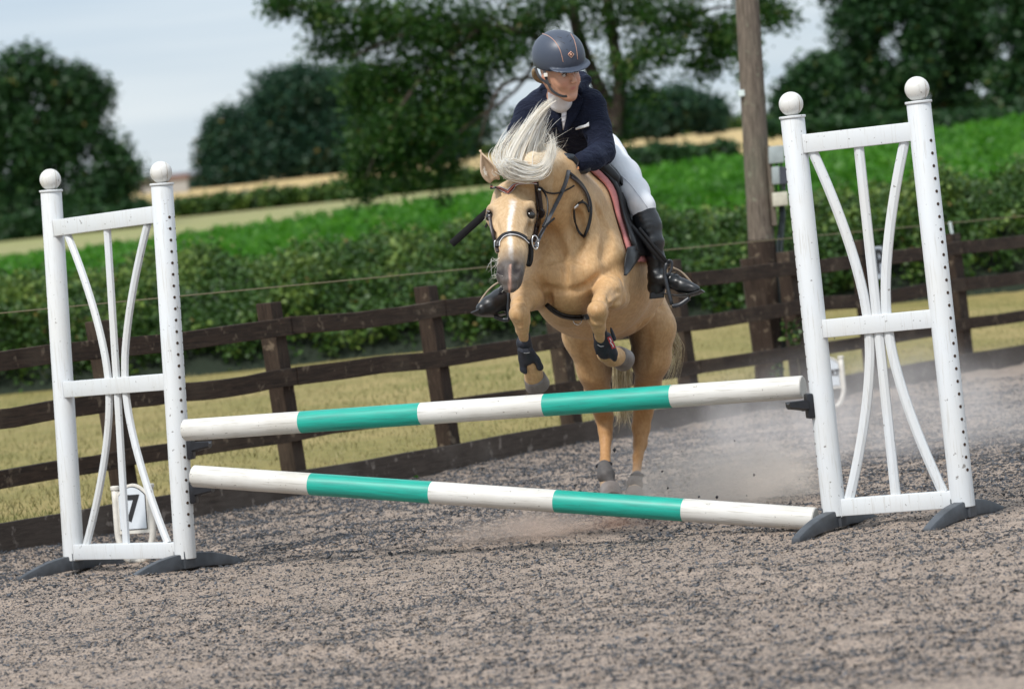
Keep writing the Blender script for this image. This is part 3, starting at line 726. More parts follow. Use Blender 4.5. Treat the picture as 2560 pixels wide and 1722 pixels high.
def far_tree(lumps, Y, base, label, seed, mat, n=900, sub=16, size=.34, trunkr=.35, group=None, trunks=None, spread=.42, depth=.8):
    """lumps: (x, y, rx, ry) in display pixels at distance Y"""
    px = Y/8223.
    b = D3(*base, Y); b[2] = float(interp_z(b[0], b[1]))-.1
    root = empty('tree', b, label=label, cat='tree', group=group); r = random.Random(seed)
    cs = []; 
    for (x, y, rx, ry) in lumps:
        c = D3(x, y, Y+r.uniform(-.3, .3)*rx*px); cs.append((c, (rx*px, rx*px*depth, ry*px), rx*ry))
    crown_from('crown', cs, n, sub, spread, size, mat, root, seed)
    for tx in (trunks or [base[0]]):
        t0 = D3(tx, base[1], Y); t0[2] = b[2]
        top = max(cs, key=lambda q: q[0][2]-abs(q[0][0]-t0[0])*.5)[0]
        pts = spline([t0, t0*.6+top*.4+(r.uniform(-.4, .4), 0, 0), top], 9)
        MB().tube(pts, list(np.linspace(trunkr, trunkr*.25, 9)), 9).build('trunk', BARKD, root, smooth=True)
    m = MB(); hub = cs[0][0]*.5+b*.5
    for c in cs:
        s0 = D3(base[0], base[1], Y)*.45+top*.55
        m.tube(spline([s0, (s0+c[0])/2+(0, 0, .5), c[0]+(0, 0, c[1][2]*.3)], 6), list(np.linspace(trunkr*.4, trunkr*.1, 6)), 6)
    m.build('limbs', BARKD, root, smooth=True)
    return root
far_tree([(55, 165, 70, 62), (150, 195, 75, 55), (218, 215, 42, 46), (0, 260, 80, 110), (190, 285, 62, 60), (90, 330, 115, 105), (255, 340, 46, 40), (285, 395, 46, 36), (225, 430, 90, 55), (40, 440, 110, 80), (150, 480, 120, 45), (-70, 330, 90, 140)], 236, (110, 535),
         'large dark oak standing alone at the far left', 11, LF_oak, 2500, 16, .40, .5, spread=.34)
far_tree([(520, 300, 60, 55), (490, 350, 45, 50), (560, 370, 70, 60), (505, 400, 55, 32)], 330, (530, 432), 'smaller rounded tree at the left end of the far wood', 12, LF_blue, 950, 14, .46, .45, spread=.42)
far_tree([(640, 230, 80, 70), (690, 200, 70, 55), (640, 315, 110, 80), (740, 320, 90, 72), (690, 360, 90, 42)], 335, (660, 410), 'tall broad tree in the middle of the far wood', 13, LF_blue, 2300, 15, .5, .55, spread=.46)
far_tree([(800, 230, 90, 80), (860, 280, 90, 100), (790, 325, 90, 60), (950, 290, 90, 70), (1040, 300, 80, 60)], 342, (860, 415), 'wide dark tree behind the hanging branches in the far wood', 14, LF_blue, 2800, 13, .55, .55, spread=.55)
far_tree([(1450, 255, 62, 42), (1540, 245, 70, 42), (1610, 262, 48, 36), (1500, 280, 60, 26), (1410, 285, 40, 20)], 345, (1530, 312), 'low spreading tree in the gap right of the rider', 15, LF_blue, 1500, 13, .5, .4, spread=.5)
g3 = None
far_tree([(1810, 235, 55, 45), (1860, 185, 60, 55), (1900, 245, 60, 45), (1850, 262, 70, 25)], 142, (1880, 290), 'low bushy tree at the left end of the dark belt on the right', 16, LF_oak, 1050, 15, .25, .2, spread=.20)
far_tree([(1955, 50, 75, 50), (2030, 0, 80, 50), (1945, 150, 75, 50), (2060, 180, 72, 45), (2010, 245, 80, 36), (2085, 90, 45, 45), (1930, -40, 80, 50)], 146, (2045, 290), 'tall dark tree with a straight bare trunk, left of the right wing ball', 17, LF_oak, 1350, 16, .25, .28, trunks=[2045, 1990], spread=.27)
far_tree([(2185, 50, 80, 66), (2150, 160, 62, 50), (2225, 140, 55, 50), (2180, 250, 80, 40), (2140, -30, 90, 60), (2240, -40, 90, 60)], 148, (2170, 285), 'dense dark tree in the middle of the right hand belt', 18, LF_oak, 2000, 15, .25, .3, spread=.22)
far_tree([(2330, 50, 75, 55), (2310, 180, 60, 40), (2390, 120, 80, 70), (2340, 250, 90, 35), (2350, -40, 90, 60)], 144, (2288, 280), 'dark tree with a thin leaning trunk at the far right edge', 19, LF_oak, 1250, 16, .25, .22, trunks=[2285, 2345], spread=.27)

# near tree: trunk and two limbs behind the rider, long hanging branches on the left
YT = 60.; root = empty('tree', (*D3(1385, 470, YT)[:2], float(interp_z(D3(1385, 470, YT)[0], YT))), label='big spreading tree right behind the rider with branches hanging low on the left', cat='tree')
def TB(pts, r0, r1, n=12, nm='branch'):
    P = [D3(x, y, YT+dy) for x, y, dy in pts]; P = spline(P, n)
    return MB().tube(P, list(np.linspace(r0, r1, n)), 9).build(nm, BARK, root, smooth=True), P
TB([(1375, 520, 0), (1385, 420, 0), (1400, 300, 0), (1412, 190, 0), (1395, 90, 0), (1375, -60, 0)], .14, .09, 14, 'trunk')
TB([(1400, 300, 0), (1370, 220, .2), (1330, 120, .3), (1305, 30, .3), (1312, -80, .3)], .14, .08)
TB([(1400, 170, 0), (1460, 130, .2), (1560, 120, .4), (1660, 90, .5)], .06, .02)
TB([(1330, 130, .3), (1240, 90, 0), (1100, 60, -.4), (950, 70, -.8), (800, 130, -1)], .08, .015)
TB([(1310, 40, .3), (1200, -20, 0), (1000, -40, -.5), (780, 0, -1), (640, 20, -1)], .07, .012)
TB([(1370, 220, .1), (1250, 180, -.3), (1150, 190, -.8), (1110, 260, -1.), (1090, 330, -1.)], .05, .012)
TB([(1100, 60, -.4), (960, 180, -1), (880, 300, -1.2), (830, 410, -1.2)], .045, .010)
TB([(1418, 190, 0), (1490, 90, .5), (1620, 20, .8), (1760, 20, 1)], .06, .012)
TB([(1240, 90, 0), (1180, 200, -.5), (1060, 290, -.9), (960, 390, -1.)], .04, .010)
px = YT/8223.; cs = []
for (x, y, rx, ry, w) in [(640, 12, 60, 26, .5), (740, 30, 60, 45, .8), (850, 50, 80, 60, 1.2), (770, 105, 85, 36, .6), (960, 60, 90, 80, 1.3), (1070, 60, 90, 70, 1.2), (1180, 70, 80, 60, .9), (1010, 170, 110, 90, 1.6), (900, 180, 100, 80, 1.5), (820, 200, 60, 60, .9),
        (880, 290, 95, 70, 1.3), (990, 290, 90, 70, 1.3), (1080, 220, 60, 70, .9), (830, 370, 55, 50, .7), (920, 380, 80, 45, .8), (1010, 370, 60, 40, .5), (805, 430, 30, 40, .35), (1130, 130, 70, 60, .8), (850, 440, 25, 22, .1), (1000, 455, 28, 10, .05),
        (1250, 20, 70, 40, .5), (1350, 30, 70, 60, .55), (1450, 30, 80, 60, .8), (1550, 50, 80, 55, .9), (1640, 90, 60, 55, .7), (1500, 120, 80, 45, .6), (1600, 150, 60, 30, .4), (1420, 150, 60, 35, .4), (1770, 30, 42, 36, .45), (1730, 10, 50, 50, .5), (1690, 60, 40, 50, .4), (1450, 195, 70, 12, .12), (1700, 150, 25, 60, .15), (1150, 290, 30, 40, .12), (1405, 250, 40, 60, .35), (1395, 335, 34, 50, .25), (1390, 410, 30, 30, .15), (1470, 215, 40, 30, .15),
        (1200, -60, 300, 50, 2), (700, -40, 150, 50, 1), (1600, -50, 200, 50, 1.4)]:
    cs.append((D3(x, y, YT+random.uniform(-1, .6)), (rx*px, rx*px*1.3, ry*px), w))
crown_from('crown', cs, 3300, 17, .11, .085, LF_near, root, 40)

# hedge of brambles between the verge and the crop
r = np.random.default_rng(77); n0 = 9000
xh = (r.random(n0)*2-1)*7.2; yh = 36.6+r.random(n0)*3.4; tt = (yh-36.6)/3.4
top = .55+.62*np.sin(np.clip(tt*1.5, 0, 1)*PI/2)+.62*(fbm(np.stack((xh, yh*.5, xh*0), 1), 1.2, 3, 8)-.5)*2
zz = interp_z(xh, np.full(n0, 37.))+top*(r.random(n0)**.45)
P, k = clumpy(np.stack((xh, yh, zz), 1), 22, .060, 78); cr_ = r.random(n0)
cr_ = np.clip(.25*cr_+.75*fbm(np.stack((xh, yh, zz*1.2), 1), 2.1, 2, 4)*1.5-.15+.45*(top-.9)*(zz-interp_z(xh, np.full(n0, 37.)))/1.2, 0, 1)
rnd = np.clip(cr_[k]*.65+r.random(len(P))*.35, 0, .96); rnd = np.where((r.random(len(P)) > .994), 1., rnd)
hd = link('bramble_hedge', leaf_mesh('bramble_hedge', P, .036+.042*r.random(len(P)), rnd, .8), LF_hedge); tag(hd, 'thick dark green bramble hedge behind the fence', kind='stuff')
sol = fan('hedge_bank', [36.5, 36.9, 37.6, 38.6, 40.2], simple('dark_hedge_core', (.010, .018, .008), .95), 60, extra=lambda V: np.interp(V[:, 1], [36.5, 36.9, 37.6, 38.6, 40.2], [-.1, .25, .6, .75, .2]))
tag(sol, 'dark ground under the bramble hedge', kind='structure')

# crop leaves on the field
def crop(n, y0, y1, hgt_, size, seed, mat, half=.155):
    r = np.random.default_rng(seed); u = r.random(n); y = 1/((1-u)/y0+u/y1); x = (r.random(n)*2-1)*(y*half+.6)
    z = interp_z(x, y)+hgt_*(r.random(n)**.7)*(.5+fbm(np.stack((x, y*.6, x*0), 1), .5, 3, seed)); return np.stack((x, y, z), 1)
P = crop(52000, 40.4, 112, .42, .1, 91, None); r = np.random.default_rng(92)
cl = fbm(P, .45, 3, 6); rnd = np.clip(cl*.7+r.random(len(P))*.4-.05, 0, .95)
tag(link('crop_plants', leaf_mesh('crop_plants', P, .14+.12*r.random(len(P))+P[:, 1]*.001, rnd, .45, .8), LF_crop), 'bright green crop growing up to the rise', kind='stuff')
# taller hedge line and scrub between the far fields
def far_hedge(x0, x1, yb0, yb1, hpx, Y, label, seed, mat, n=900):
    r = np.random.default_rng(seed); t = r.random(n); x = x0+(x1-x0)*t; yb = yb0+(yb1-yb0)*t
    P0 = np.array([at('D', a, b-hpx*h_, Y+dy) for a, b, h_, dy in zip(x, yb, r.random(n)*(.75+.5*vnoise(np.stack((x*.02, x*0, x*0), 1), 1., seed)), r.random(n)*2)])
    P, k = clumpy(P0, 10, .0009*Y, seed+1); rnd = np.clip(r.random(n)[k]*.6+r.random(len(P))*.4, 0, .97)
    return tag(link('field_hedge', leaf_mesh('field_hedge', P, .0016*Y*(.6+r.random(len(P))), rnd), mat), label, 'hedge', 'hedge lines between the far fields')
far_hedge(395, 1160, 486, 409, 22, 262, 'dark hedge line across the fields left of the horse', 60, LF_hedge, 1800)
far_hedge(1385, 1480, 388, 372, 26, 200, 'dark hedge clump beside the rider at the edge of the green crop', 61, LF_oak, 500)
far_hedge(1480, 1670, 372, 366, 30, 205, 'row of round bushes between the green crop and the stubble', 62, LF_oak, 900)
far_hedge(1380, 1760, 328, 292, 22, 400, 'pale green hedge line under the low spreading tree', 63, LF_hedge, 900)
far_hedge(780, 1150, 386, 362, 24, 402, 'green hedge line beyond the stubble left of the horse', 64, LF_hedge, 900)
far_hedge(430, 560, 436, 424, 10, 335, 'dark scrub under the far wood', 65, LF_blue, 500)
far_hedge(1740, 2340, 300, 276, 16, 140, 'dark undergrowth along the foot of the right hand trees', 66, LF_oak, 1600)
far_hedge(-40, 340, 548, 500, 34, 232, 'dark undergrowth beneath the large oak', 67, LF_oak, 1400)
# dry grass tufts on the verge
r = np.random.default_rng(101); n = 42000; u = r.random(n); y = 1/((1-u)/17.+u/37.); x = (r.random(n)*2-1)*(y*.155+.4); kp = y > FENCE(x)+.08; x, y = x[kp], y[kp]; n = len(x)
z = interp_z(x, y); h_ = .016+.034*r.random(n)*fbm(np.stack((x, y, x*0), 1), .7, 3, 2)*1.6+np.where(r.random(n) > .997, .09, 0); a = r.random(n)*2*PI; wd = .0030+.002*r.random(n)
dx, dy = np.cos(a), np.sin(a); lx, ly = r.normal(0, .35, n)*h_, r.normal(0, .35, n)*h_
V = np.stack((np.stack((x-dx*wd, y-dy*wd, z), 1), np.stack((x+dx*wd, y+dy*wd, z), 1), np.stack((x+lx, y+ly, z+h_), 1)), 1).reshape(-1, 3)
s = N('dry_grass_blades'); a_ = s.n('ShaderNodeAttribute', attribute_name='rnd'); s.col(s.ramp(a_.outputs['Fac'], [(0, (.10, .13, .028)), (.45, (.195, .18, .068)), (1, (.31, .26, .13))])); s.set(Roughness=.8)
rn = np.clip(fbm(np.stack((x, y*.7, x*0), 1), .6, 3, 17)*1.3-.15+r.normal(0, .09, n), 0, 1)
tag(link('verge_grass', npmesh('verge_grass', V, np.arange(3*n).reshape(-1, 3), {'rnd': np.repeat(rn, 3)}), s.m), 'short dry grass blades behind the fence', kind='stuff')
# small weeds
def weed(x, y, Y, R, label, n=26, size=.035, mat=None):
    c = at('D', x, y, Y); rt = empty('weed', c, label=label, cat='plant'); P = cloud([(c, (R, R, R*1.1), 1)], n, int(x))
    link('leaves', leaf_mesh('leaves', P, size, RNG.random(n)*.9, .7), mat or LF_crop, rt)['kind'] = 'stuff'
    b = c.copy(); b[2] = 0.02; MB().tube([b, (b+c)/2+(.01, 0, 0), c], .003, 5).build('stem', MT['wire'], rt)
weed(948, 1090, FENCE(gnd('D', 948, 1100)[0])-.1, .03, 'small green weed at the foot of the kickboard', 18, .03)
weed(1808, 760, FENCE(fx(1808))+.02, .11, 'leafy weed climbing between the telegraph pole and right wing', 60, .05, LF_hedge)
weed(1770, 845, FENCE(fx(1770))+.02, .06, 'low straggly weed at the foot of the telegraph pole', 26, .035, LF_hedge)
weed(1723, 808, FENCE(fx(1723))+4, .10, 'tuft of green leaves in the verge near the pole', 30, .04)

# farm building far off at the left
Yb = 338.; pxb = Yb/8223; A = D3(318, 436, Yb); bl = empty('farm_building', A, label='long low farm building with a grey roof far off at the left', cat='building')
W_, Hb = 132*pxb, 34*pxb; z0 = float(interp_z(A[0], Yb))-.4; zt = D3(380, 402, Yb)[2]
brick = simple('brown_brick', (.15, .085, .06), .9, .3, .4, 0); pale = simple('pale_render', (.36, .34, .32), .8)
MB().box((A[0]+W_/2, Yb+4, (z0+zt)/2), (W_/2, 0, 0), (0, 4, 0), (0, 0, (zt-z0)/2)).build('wall', brick, bl)
rz = zt+20*pxb*.55; m = MB(); x0, x1 = A[0]-.4, A[0]+W_+.4
m.add([(x0, Yb-.6, zt-.1), (x1, Yb-.6, zt-.1), (x1, Yb+4, rz), (x0, Yb+4, rz), (x0, Yb+8.6, zt-.1), (x1, Yb+8.6, zt-.1)], [(0, 1, 2, 3), (3, 2, 5, 4), (0, 3, 4), (1, 5, 2)])
m.build('roof', simple('grey_roof', (.17, .18, .20), .8, .2, .5, 0), bl)
for fx_, fw, fh, mt in ((.06, .9, 1.0, pale), (.30, .4, .7, brick), (.55, .7, .9, pale), (.80, .8, .8, pale)):
    MB().box((A[0]+W_*fx_+.6, Yb-.03, z0+.4+fh*.8), (fw*.8, 0, 0), (0, .03, 0), (0, 0, fh*.8)).build('doorway', mt, bl)
v0 = D3(408, 428, 320); vn = empty('white_shed', v0, label='small white shed beside the far farm building', cat='shed')
MB().box(v0, (.8, 0, 0), (0, .8, 0), (0, 0, .7)).build('wall', pale, vn); MB().add([v0+(-.95, -.95, .7), v0+(.95, -.95, .7), v0+(.95, .95, .7), v0+(-.95, .95, .7), v0+(-.95, 0, 1.2), v0+(.95, 0, 1.2)], [(0, 1, 5, 4), (2, 3, 4, 5), (0, 4, 3), (1, 2, 5)]).build('roof', brick, vn)
h0 = D3(2248, 262, 150)
hs = empty('white_hut', h0, label='small white hut glimpsed between the dark trees on the right', cat='hut'); MB().box(h0, (.35, 0, 0), (0, .5, 0), (0, 0, .45)).build('wall', pale, hs); MB().add([h0+(-.42, -.6, .45), h0+(.42, -.6, .45), h0+(.42, .6, .45), h0+(-.42, .6, .45), h0+(0, -.6, .72), h0+(0, .6, .72)], [(0, 1, 4), (1, 2, 5, 4), (2, 3, 5), (3, 0, 4, 5)]).build('roof', brick, hs)

# ------------------------------------------------------------------ smooth-union bodies: a distance field on a grid, turned into one continuous mesh
class Field:
    def __init__(s, lo, hi, h):
        s.lo = np.array(lo, float); s.h = h; s.n = np.ceil((np.array(hi)-s.lo)/h).astype(int)+1; s.a = np.full(s.n, .5, np.float32)
    def _sub(s, lo, hi):
        i0 = np.clip(np.floor((lo-s.lo)/s.h).astype(int), 0, s.n-1); i1 = np.clip(np.ceil((hi-s.lo)/s.h).astype(int)+1, 1, s.n)
        if (i1 <= i0).any(): return None
        g = [s.lo[k]+s.h*np.arange(i0[k], i1[k]) for k in range(3)]
        X, Y, Z = np.meshgrid(*g, indexing='ij'); return (slice(i0[0], i1[0]), slice(i0[1], i1[1]), slice(i0[2], i1[2])), np.stack((X, Y, Z), -1)
    def _mix(s, sl, d, k, neg):
        a = s.a[sl]; d = d.astype(np.float32)
        if neg: a, d = -a, d
        if k > 0:
            hh = np.maximum(k-np.abs(a-d), 0)/k; r = np.minimum(a, d)-hh*hh*k*.25
        else: r = np.minimum(a, d)
        s.a[sl] = -r if neg else r
    def cone(s, a, b, ra, rb, k=.02, fl=None, fs=1., neg=False):
        """tapered capsule; fl = direction, fs = how much the section is scaled along it"""
        a = np.asarray(a, float); b = np.asarray(b, float); R = max(ra, rb)*max(1, fs)+k+3*s.h
        q = s._sub(np.minimum(a, b)-R, np.maximum(a, b)+R)
        if q is None: return s
        sl, P = q; D = b-a; P = P-a
        if fl is not None:
            n = np.asarray(fl, float); n = n/np.linalg.norm(n); pn = P@n; dn = D@n
            # squash about the axis: measure off-axis distance with the flattened direction stretched
            t = np.clip((P@D)/(D@D), 0, 1); O = P-t[..., None]*D; on = O@n; O = O+(on*(1/fs-1))[..., None]*n
            d = np.linalg.norm(O, axis=-1)-(ra+(rb-ra)*t); d = d*min(1, fs) if fs < 1 else d
        else:
            t = np.clip((P@D)/(D@D+1e-12), 0, 1); d = np.linalg.norm(P-t[..., None]*D, axis=-1)-(ra+(rb-ra)*t)
        s._mix(sl, d, k, neg); return s
    def ell(s, c, r, k=.02, R=None, neg=False):
        c = np.asarray(c, float); r = np.asarray(r, float); m = r.max()+k+3*s.h; q = s._sub(c-m, c+m)
        if q is None: return s
        sl, P = q; P = P-c
        if R is not None: P = P@np.asarray(R).T
        k0 = np.linalg.norm(P/r, axis=-1); k1 = np.linalg.norm(P/(r*r), axis=-1)+1e-9
        s._mix(sl, k0*(k0-1)/k1, k, neg); return s
    def chain(s, pts, k=.02, kk=None, **o):
        for p, q in zip(pts[:-1], pts[1:]): s.cone(p[0], q[0], p[1], q[1], k if kk is None else kk, **o)
        return s
    def cut(s, c, n, k=.0):
        """remove everything on the side n points to"""
        g = [s.lo[i]+s.h*np.arange(s.n[i]) for i in range(3)]; n = np.asarray(n, float); n /= np.linalg.norm(n)
        d = ((g[0]-c[0])*n[0])[:, None, None]+((g[1]-c[1])*n[1])[None, :, None]+((g[2]-c[2])*n[2])[None, None, :]
        s.a = np.maximum(s.a, d.astype(np.float32)); return s
    def sample(s, P):
        q = (np.asarray(P, float)-s.lo)/s.h; i = np.clip(np.floor(q).astype(int), 0, s.n-2); f = q-i; r = 0
        for a in (0, 1):
            for b in (0, 1):
                for c in (0, 1):
                    w = (f[..., 0] if a else 1-f[..., 0])*(f[..., 1] if b else 1-f[..., 1])*(f[..., 2] if c else 1-f[..., 2])
                    r = r+w*s.a[i[..., 0]+a, i[..., 1]+b, i[..., 2]+c]
        return r
    def hit(s, o, d, off=0., far=.7):
        """outermost point along the ray o + t d where the field equals off"""
        t = np.linspace(0, far, 240); d = np.asarray(d, float)/np.linalg.norm(d); v = s.sample(np.asarray(o)+t[:, None]*d)-off
        w = np.where((v[:-1] < 0) & (v[1:] >= 0))[0]
        if len(w) == 0: return np.asarray(o)+d*.02
        i = w[0]; return np.asarray(o)+d*(t[i]+(t[i+1]-t[i])*(-v[i])/(v[i+1]-v[i]))
    def normal(s, p):
        e = s.h*1.5; return -np.array([s.sample(p-e*u)-s.sample(p+e*u) for u in np.eye(3)])/1.
    def mesh(s):
        A = s.a; inside = A < 0; n = A.shape; acc = np.zeros((n[0]-1, n[1]-1, n[2]-1, 3), np.float32); cnt = np.zeros((n[0]-1, n[1]-1, n[2]-1), np.float32)
        for ax in range(3):
            o = [i for i in range(3) if i != ax]; lo = [slice(None)]*3; hi = [slice(None)]*3; lo[ax] = slice(0, -1); hi[ax] = slice(1, None)
            a, b = A[tuple(lo)], A[tuple(hi)]; c = (a < 0) != (b < 0); idx = np.argwhere(c); av, bv = a[c], b[c]; t = av/(av-bv)
            p = idx.astype(np.float32); p[:, ax] += t
            for d0 in (0, 1):
                for d1 in (0, 1):
                    q = idx.copy(); q[:, o[0]] -= d0; q[:, o[1]] -= d1
                    ok = (q >= 0).all(1) & (q < np.array(acc.shape[:3])).all(1)
                    np.add.at(acc, tuple(q[ok].T), p[ok]); np.add.at(cnt, tuple(q[ok].T), 1)
        m = cnt > 0; ids = np.full(cnt.shape, -1, np.int64); ids[m] = np.arange(m.sum()); V = acc[m]/cnt[m][:, None]*s.h+s.lo; F = []
        for ax in range(3):
            o = [(ax+1) % 3, (ax+2) % 3]; lo = [slice(None)]*3; hi = [slice(None)]*3; lo[ax] = slice(0, -1); hi[ax] = slice(1, None)
            a, b = A[tuple(lo)] < 0, A[tuple(hi)] < 0; idx = np.argwhere(a != b); fl = a[tuple(idx.T)]
            q = []
            for d0, d1 in ((0, 0), (1, 0), (1, 1), (0, 1)):
                t = idx.copy(); t[:, o[0]] -= d0; t[:, o[1]] -= d1; q.append(t)
            ok = np.all([((t >= 0).all(1) & (t < np.array(ids.shape)).all(1)) for t in q], 0)
            f = np.stack([ids[tuple(t[ok].T)] for t in q], 1); g = fl[ok]; f[~g] = f[~g][:, ::-1]; F.append(f[:, ::-1])
        F = np.concatenate(F); F = F[(F >= 0).all(1)]
        # light smoothing
        e = np.concatenate([F[:, [i, (i+1) % 4]] for i in range(4)])
        for _ in range(2):
            sm = np.zeros_like(V); c = np.zeros(len(V)); np.add.at(sm, e[:, 0], V[e[:, 1]]); np.add.at(c, e[:, 0], 1); V = V*.5+sm/np.maximum(c, 1)[:, None]*.5
        return V, F
def sdf_obj(name, f, mat, parent, colour=None, disp=None):
    V, F = f.mesh()
    if disp is not None: V = V+disp(V)
    me = npmesh(name, V, F, {'Col': colour(V)} if colour is not None else None)
    bm = bmesh.new(); bm.from_mesh(me); bmesh.ops.recalc_face_normals(bm, faces=bm.faces); bm.to_mesh(me); bm.free()
    return link(name, me, mat, parent, smooth=True)

# ------------------------------------------------------------------ the horse
def q(k, x, y, Y, r=0): return (at(k, x, y, Y), rad(k, r, Y))
horse = empty('horse', at('D', 1390, 1150, 16.2)*np.array((1, 1, 0)), label='palomino horse with a white blaze jumping the poles with forelegs tucked', cat='horse')
HF = Field((-.45, 14.2, .0), (1.05, 17.0, 1.68), .0075)
DB = at('D', 1428, 590, 16.45)-at('D', 1330, 600, 15.35); DB /= np.linalg.norm(DB)      # along the back, away from the camera
LB_ = np.cross(DB, (0, 0, 1)); LB_ /= np.linalg.norm(LB_)                                # towards the horse's left (image right)
if LB_[0] < 0: LB_ = -LB_
UB_ = np.cross(LB_, DB); UB_ = UB_ if UB_[2] > 0 else -UB_
# trunk
for a, b, k in [(q('D', 1303, 598, 15.22, 113), q('D', 1347, 630, 15.65, 134), .08), (q('D', 1347, 630, 15.65, 134), q('D', 1374, 630, 16.05, 136), .08), (q('D', 1374, 630, 16.05, 136), q('D', 1402, 600, 16.45, 106), .08)]:
    HF.cone(a[0], b[0], a[1], b[1], k)
HF.cone(at('D', 1343, 462, 15.45), at('D', 1385, 480, 16.2), .085, .125, .10)             # withers and back
# neck
HF.cone(q('B', 1060, 560, 15.28)[0], q('B', 900, 330, 15.02)[0], rad('B', 300, 15.28), rad('B', 225, 15.02), .08)
HF.cone(q('B', 900, 330, 15.02)[0], q('B', 745, 250, 14.88)[0], rad('B', 225, 15.02), rad('B', 150, 14.88), .06)
HF.cone(q('B', 1190, 380, 15.5)[0], q('M', 1010, 760, 15.0)[0], rad('B', 115, 15.4), rad('M', 75, 15.0), .07)   # crest
HF.cone(q('B', 1080, 620, 15.15)[0], q('B', 860, 560, 14.98)[0], rad('B', 180, 15.1), rad('B', 100, 14.98), .08)    # underside of the neck
# shoulders
HF.cone(q('B', 1225, 520, 15.42)[0], q('B', 1325, 985, 15.2)[0], rad('B', 170, 15.4), rad('B', 200, 15.2), .035)
HF.cone(q('B', 980, 560, 15.3)[0], q('B', 800, 980, 15.15)[0], rad('B', 190, 15.3), rad('B', 150, 15.15), .07)
# breast muscles
HF.ell(at('B', 925, 1070, 15.06), (.080, .085, .070), .016); HF.ell(at('B', 1165, 1065, 15.06), (.090, .085, .074), .016)
HF.cone(at('B', 1000, 880, 15.1), at('B', 905, 1000, 15.07), .05, .055, .05); HF.cone(at('B', 1090, 880, 15.1), at('B', 1210, 1000, 15.08), .05, .06, .05)
HF.cone(at('B', 1040, 1000, 14.965), at('B', 1045, 1190, 14.965), .008, .008, .022, neg=True)
HF.cone(at('B', 800, 1120, 15.0), at('B', 900, 1215, 15.0), .010, .014, .02, neg=True); HF.cone(at('B', 1170, 1220, 15.0), at('B', 1300, 1150, 14.98), .016, .010, .02, neg=True)
HF.cone(at('B', 1380, 1040, 14.97), at('B', 1480, 1090, 15.05), .006, .005, .012, neg=True); HF.cone(at('B', 1290, 1120, 14.95), at('B', 1420, 1075, 15.0), .005, .004, .012, neg=True)
HF.cone(at('B', 1050, 1180, 15.1), at('B', 1070, 1270, 15.25), .125, .13, .06)
HF.cone(at('B', 900, 700, 14.97), at('B', 1020, 930, 14.98), .016, .016, .03, neg=True); HF.cone(at('B', 1110, 600, 15.06), at('B', 1180, 900, 14.98), .014, .012, .04, neg=True)
# forelegs, photo left = horse's right
f1 = [q('F', 730, 310, 15.12, 175), q('F', 670, 420, 14.98, 132), q('F', 615, 545, 14.84, 116)]
HF.chain(f1, .05)
HF.cone(at('F', 690, 480, 14.95), at('F', 850, 440, 15.15), rad('F', 120, 14.95), rad('F', 150, 15.15), .03)
HF.ell(at('F', 604, 625, 14.79), (rad('F', 120, 14.8), .050, rad('F', 112, 14.8)), .012)
HF.cone(at('F', 905, 380, 14.99), at('F', 925, 480, 15.03), .016, .020, .02, neg=True); HF.cone(at('F', 1425, 380, 14.99), at('F', 1395, 480, 15.03), .014, .018, .02, neg=True)
HF.ell(at('F', 634, 730, 14.80), (rad('F', 84, 14.8), .042, rad('F', 70, 14.8)), .014)
HF.chain([q('F', 625, 690, 14.82, 86), q('F', 635, 800, 14.85, 62), q('F', 650, 880, 14.88, 40), q('F', 668, 1010, 14.92, 46), q('F', 712, 1150, 14.97, 64)], .025)
HF.chain([q('F', 722, 1185, 14.97, 78), q('F', 755, 1260, 15.0, 88)], .02)
HF.chain([q('F', 755, 1260, 15.0, 88), q('F', 762, 1320, 15.02, 108)], .02)
# photo right = horse's left
HF.chain([q('F', 1640, 260, 15.2, 160), q('F', 1575, 380, 15.02, 130), q('F', 1495, 510, 14.88, 112)], .035)
HF.cone(at('F', 1560, 470, 15.0), at('F', 1680, 460, 15.2), rad('F', 110, 15.), rad('F', 130, 15.2), .03)
HF.cone(at('F', 1680, 250, 15.26), at('F', 1668, 480, 15.24), rad('F', 104, 15.2), rad('F', 92, 15.2), .016)
HF.cone(at('F', 1540, 500, 14.93), at('F', 1680, 420, 15.04), .010, .010, .02, neg=True)
HF.ell(at('F', 1460, 590, 14.79), (rad('F', 122, 14.8), .052, rad('F', 112, 14.8)), .012)
HF.ell(at('F', 1445, 700, 14.81), (rad('F', 92, 14.8), .044, rad('F', 72, 14.8)), .014)
HF.ell(at('F', 1655, 430, 15.10), (.046, .075, .052), .016); HF.ell(at('F', 1620, 520, 15.0), (.036, .05, .022), .016)
HF.chain([q('F', 1450, 660, 14.82, 92), q('F', 1468, 780, 14.86, 66), q('F', 1478, 870, 14.9, 44), q('F', 1505, 980, 14.96, 52), q('F', 1530, 1070, 15.0, 74)], .025)
HF.chain([q('F', 1530, 1080, 15.0, 76), q('F', 1610, 1105, 15.05, 94), q('F', 1660, 1095, 15.08, 106)], .02)
# hind legs, photo left = horse's right
HF.chain([q('D', 1352, 650, 16.35, 80), q('D', 1340, 760, 16.25, 56), q('D', 1354, 840, 16.3, 37), q('D', 1362, 900, 16.42, 27), q('D', 1375, 950, 16.52, 21)], .045)
HF.cone(at('D', 1350, 700, 16.55), at('D', 1358, 850, 16.5), .115, .05, .04)
HF.chain([q('D', 1376, 945, 16.52, 21), q('D', 1378, 980, 16.50, 16), q('D', 1378, 1005, 16.48, 12.5), q('D', 1378, 1060, 16.40, 12.5), q('D', 1381, 1092, 16.36, 16.5)], .015)
HF.cone(at('D', 1391, 935, 16.6), at('D', 1388, 1000, 16.53), .012, .014, .02)
HF.chain([q('D', 1381, 1092, 16.36, 16.5), q('D', 1386, 1122, 16.28, 19)], .012)
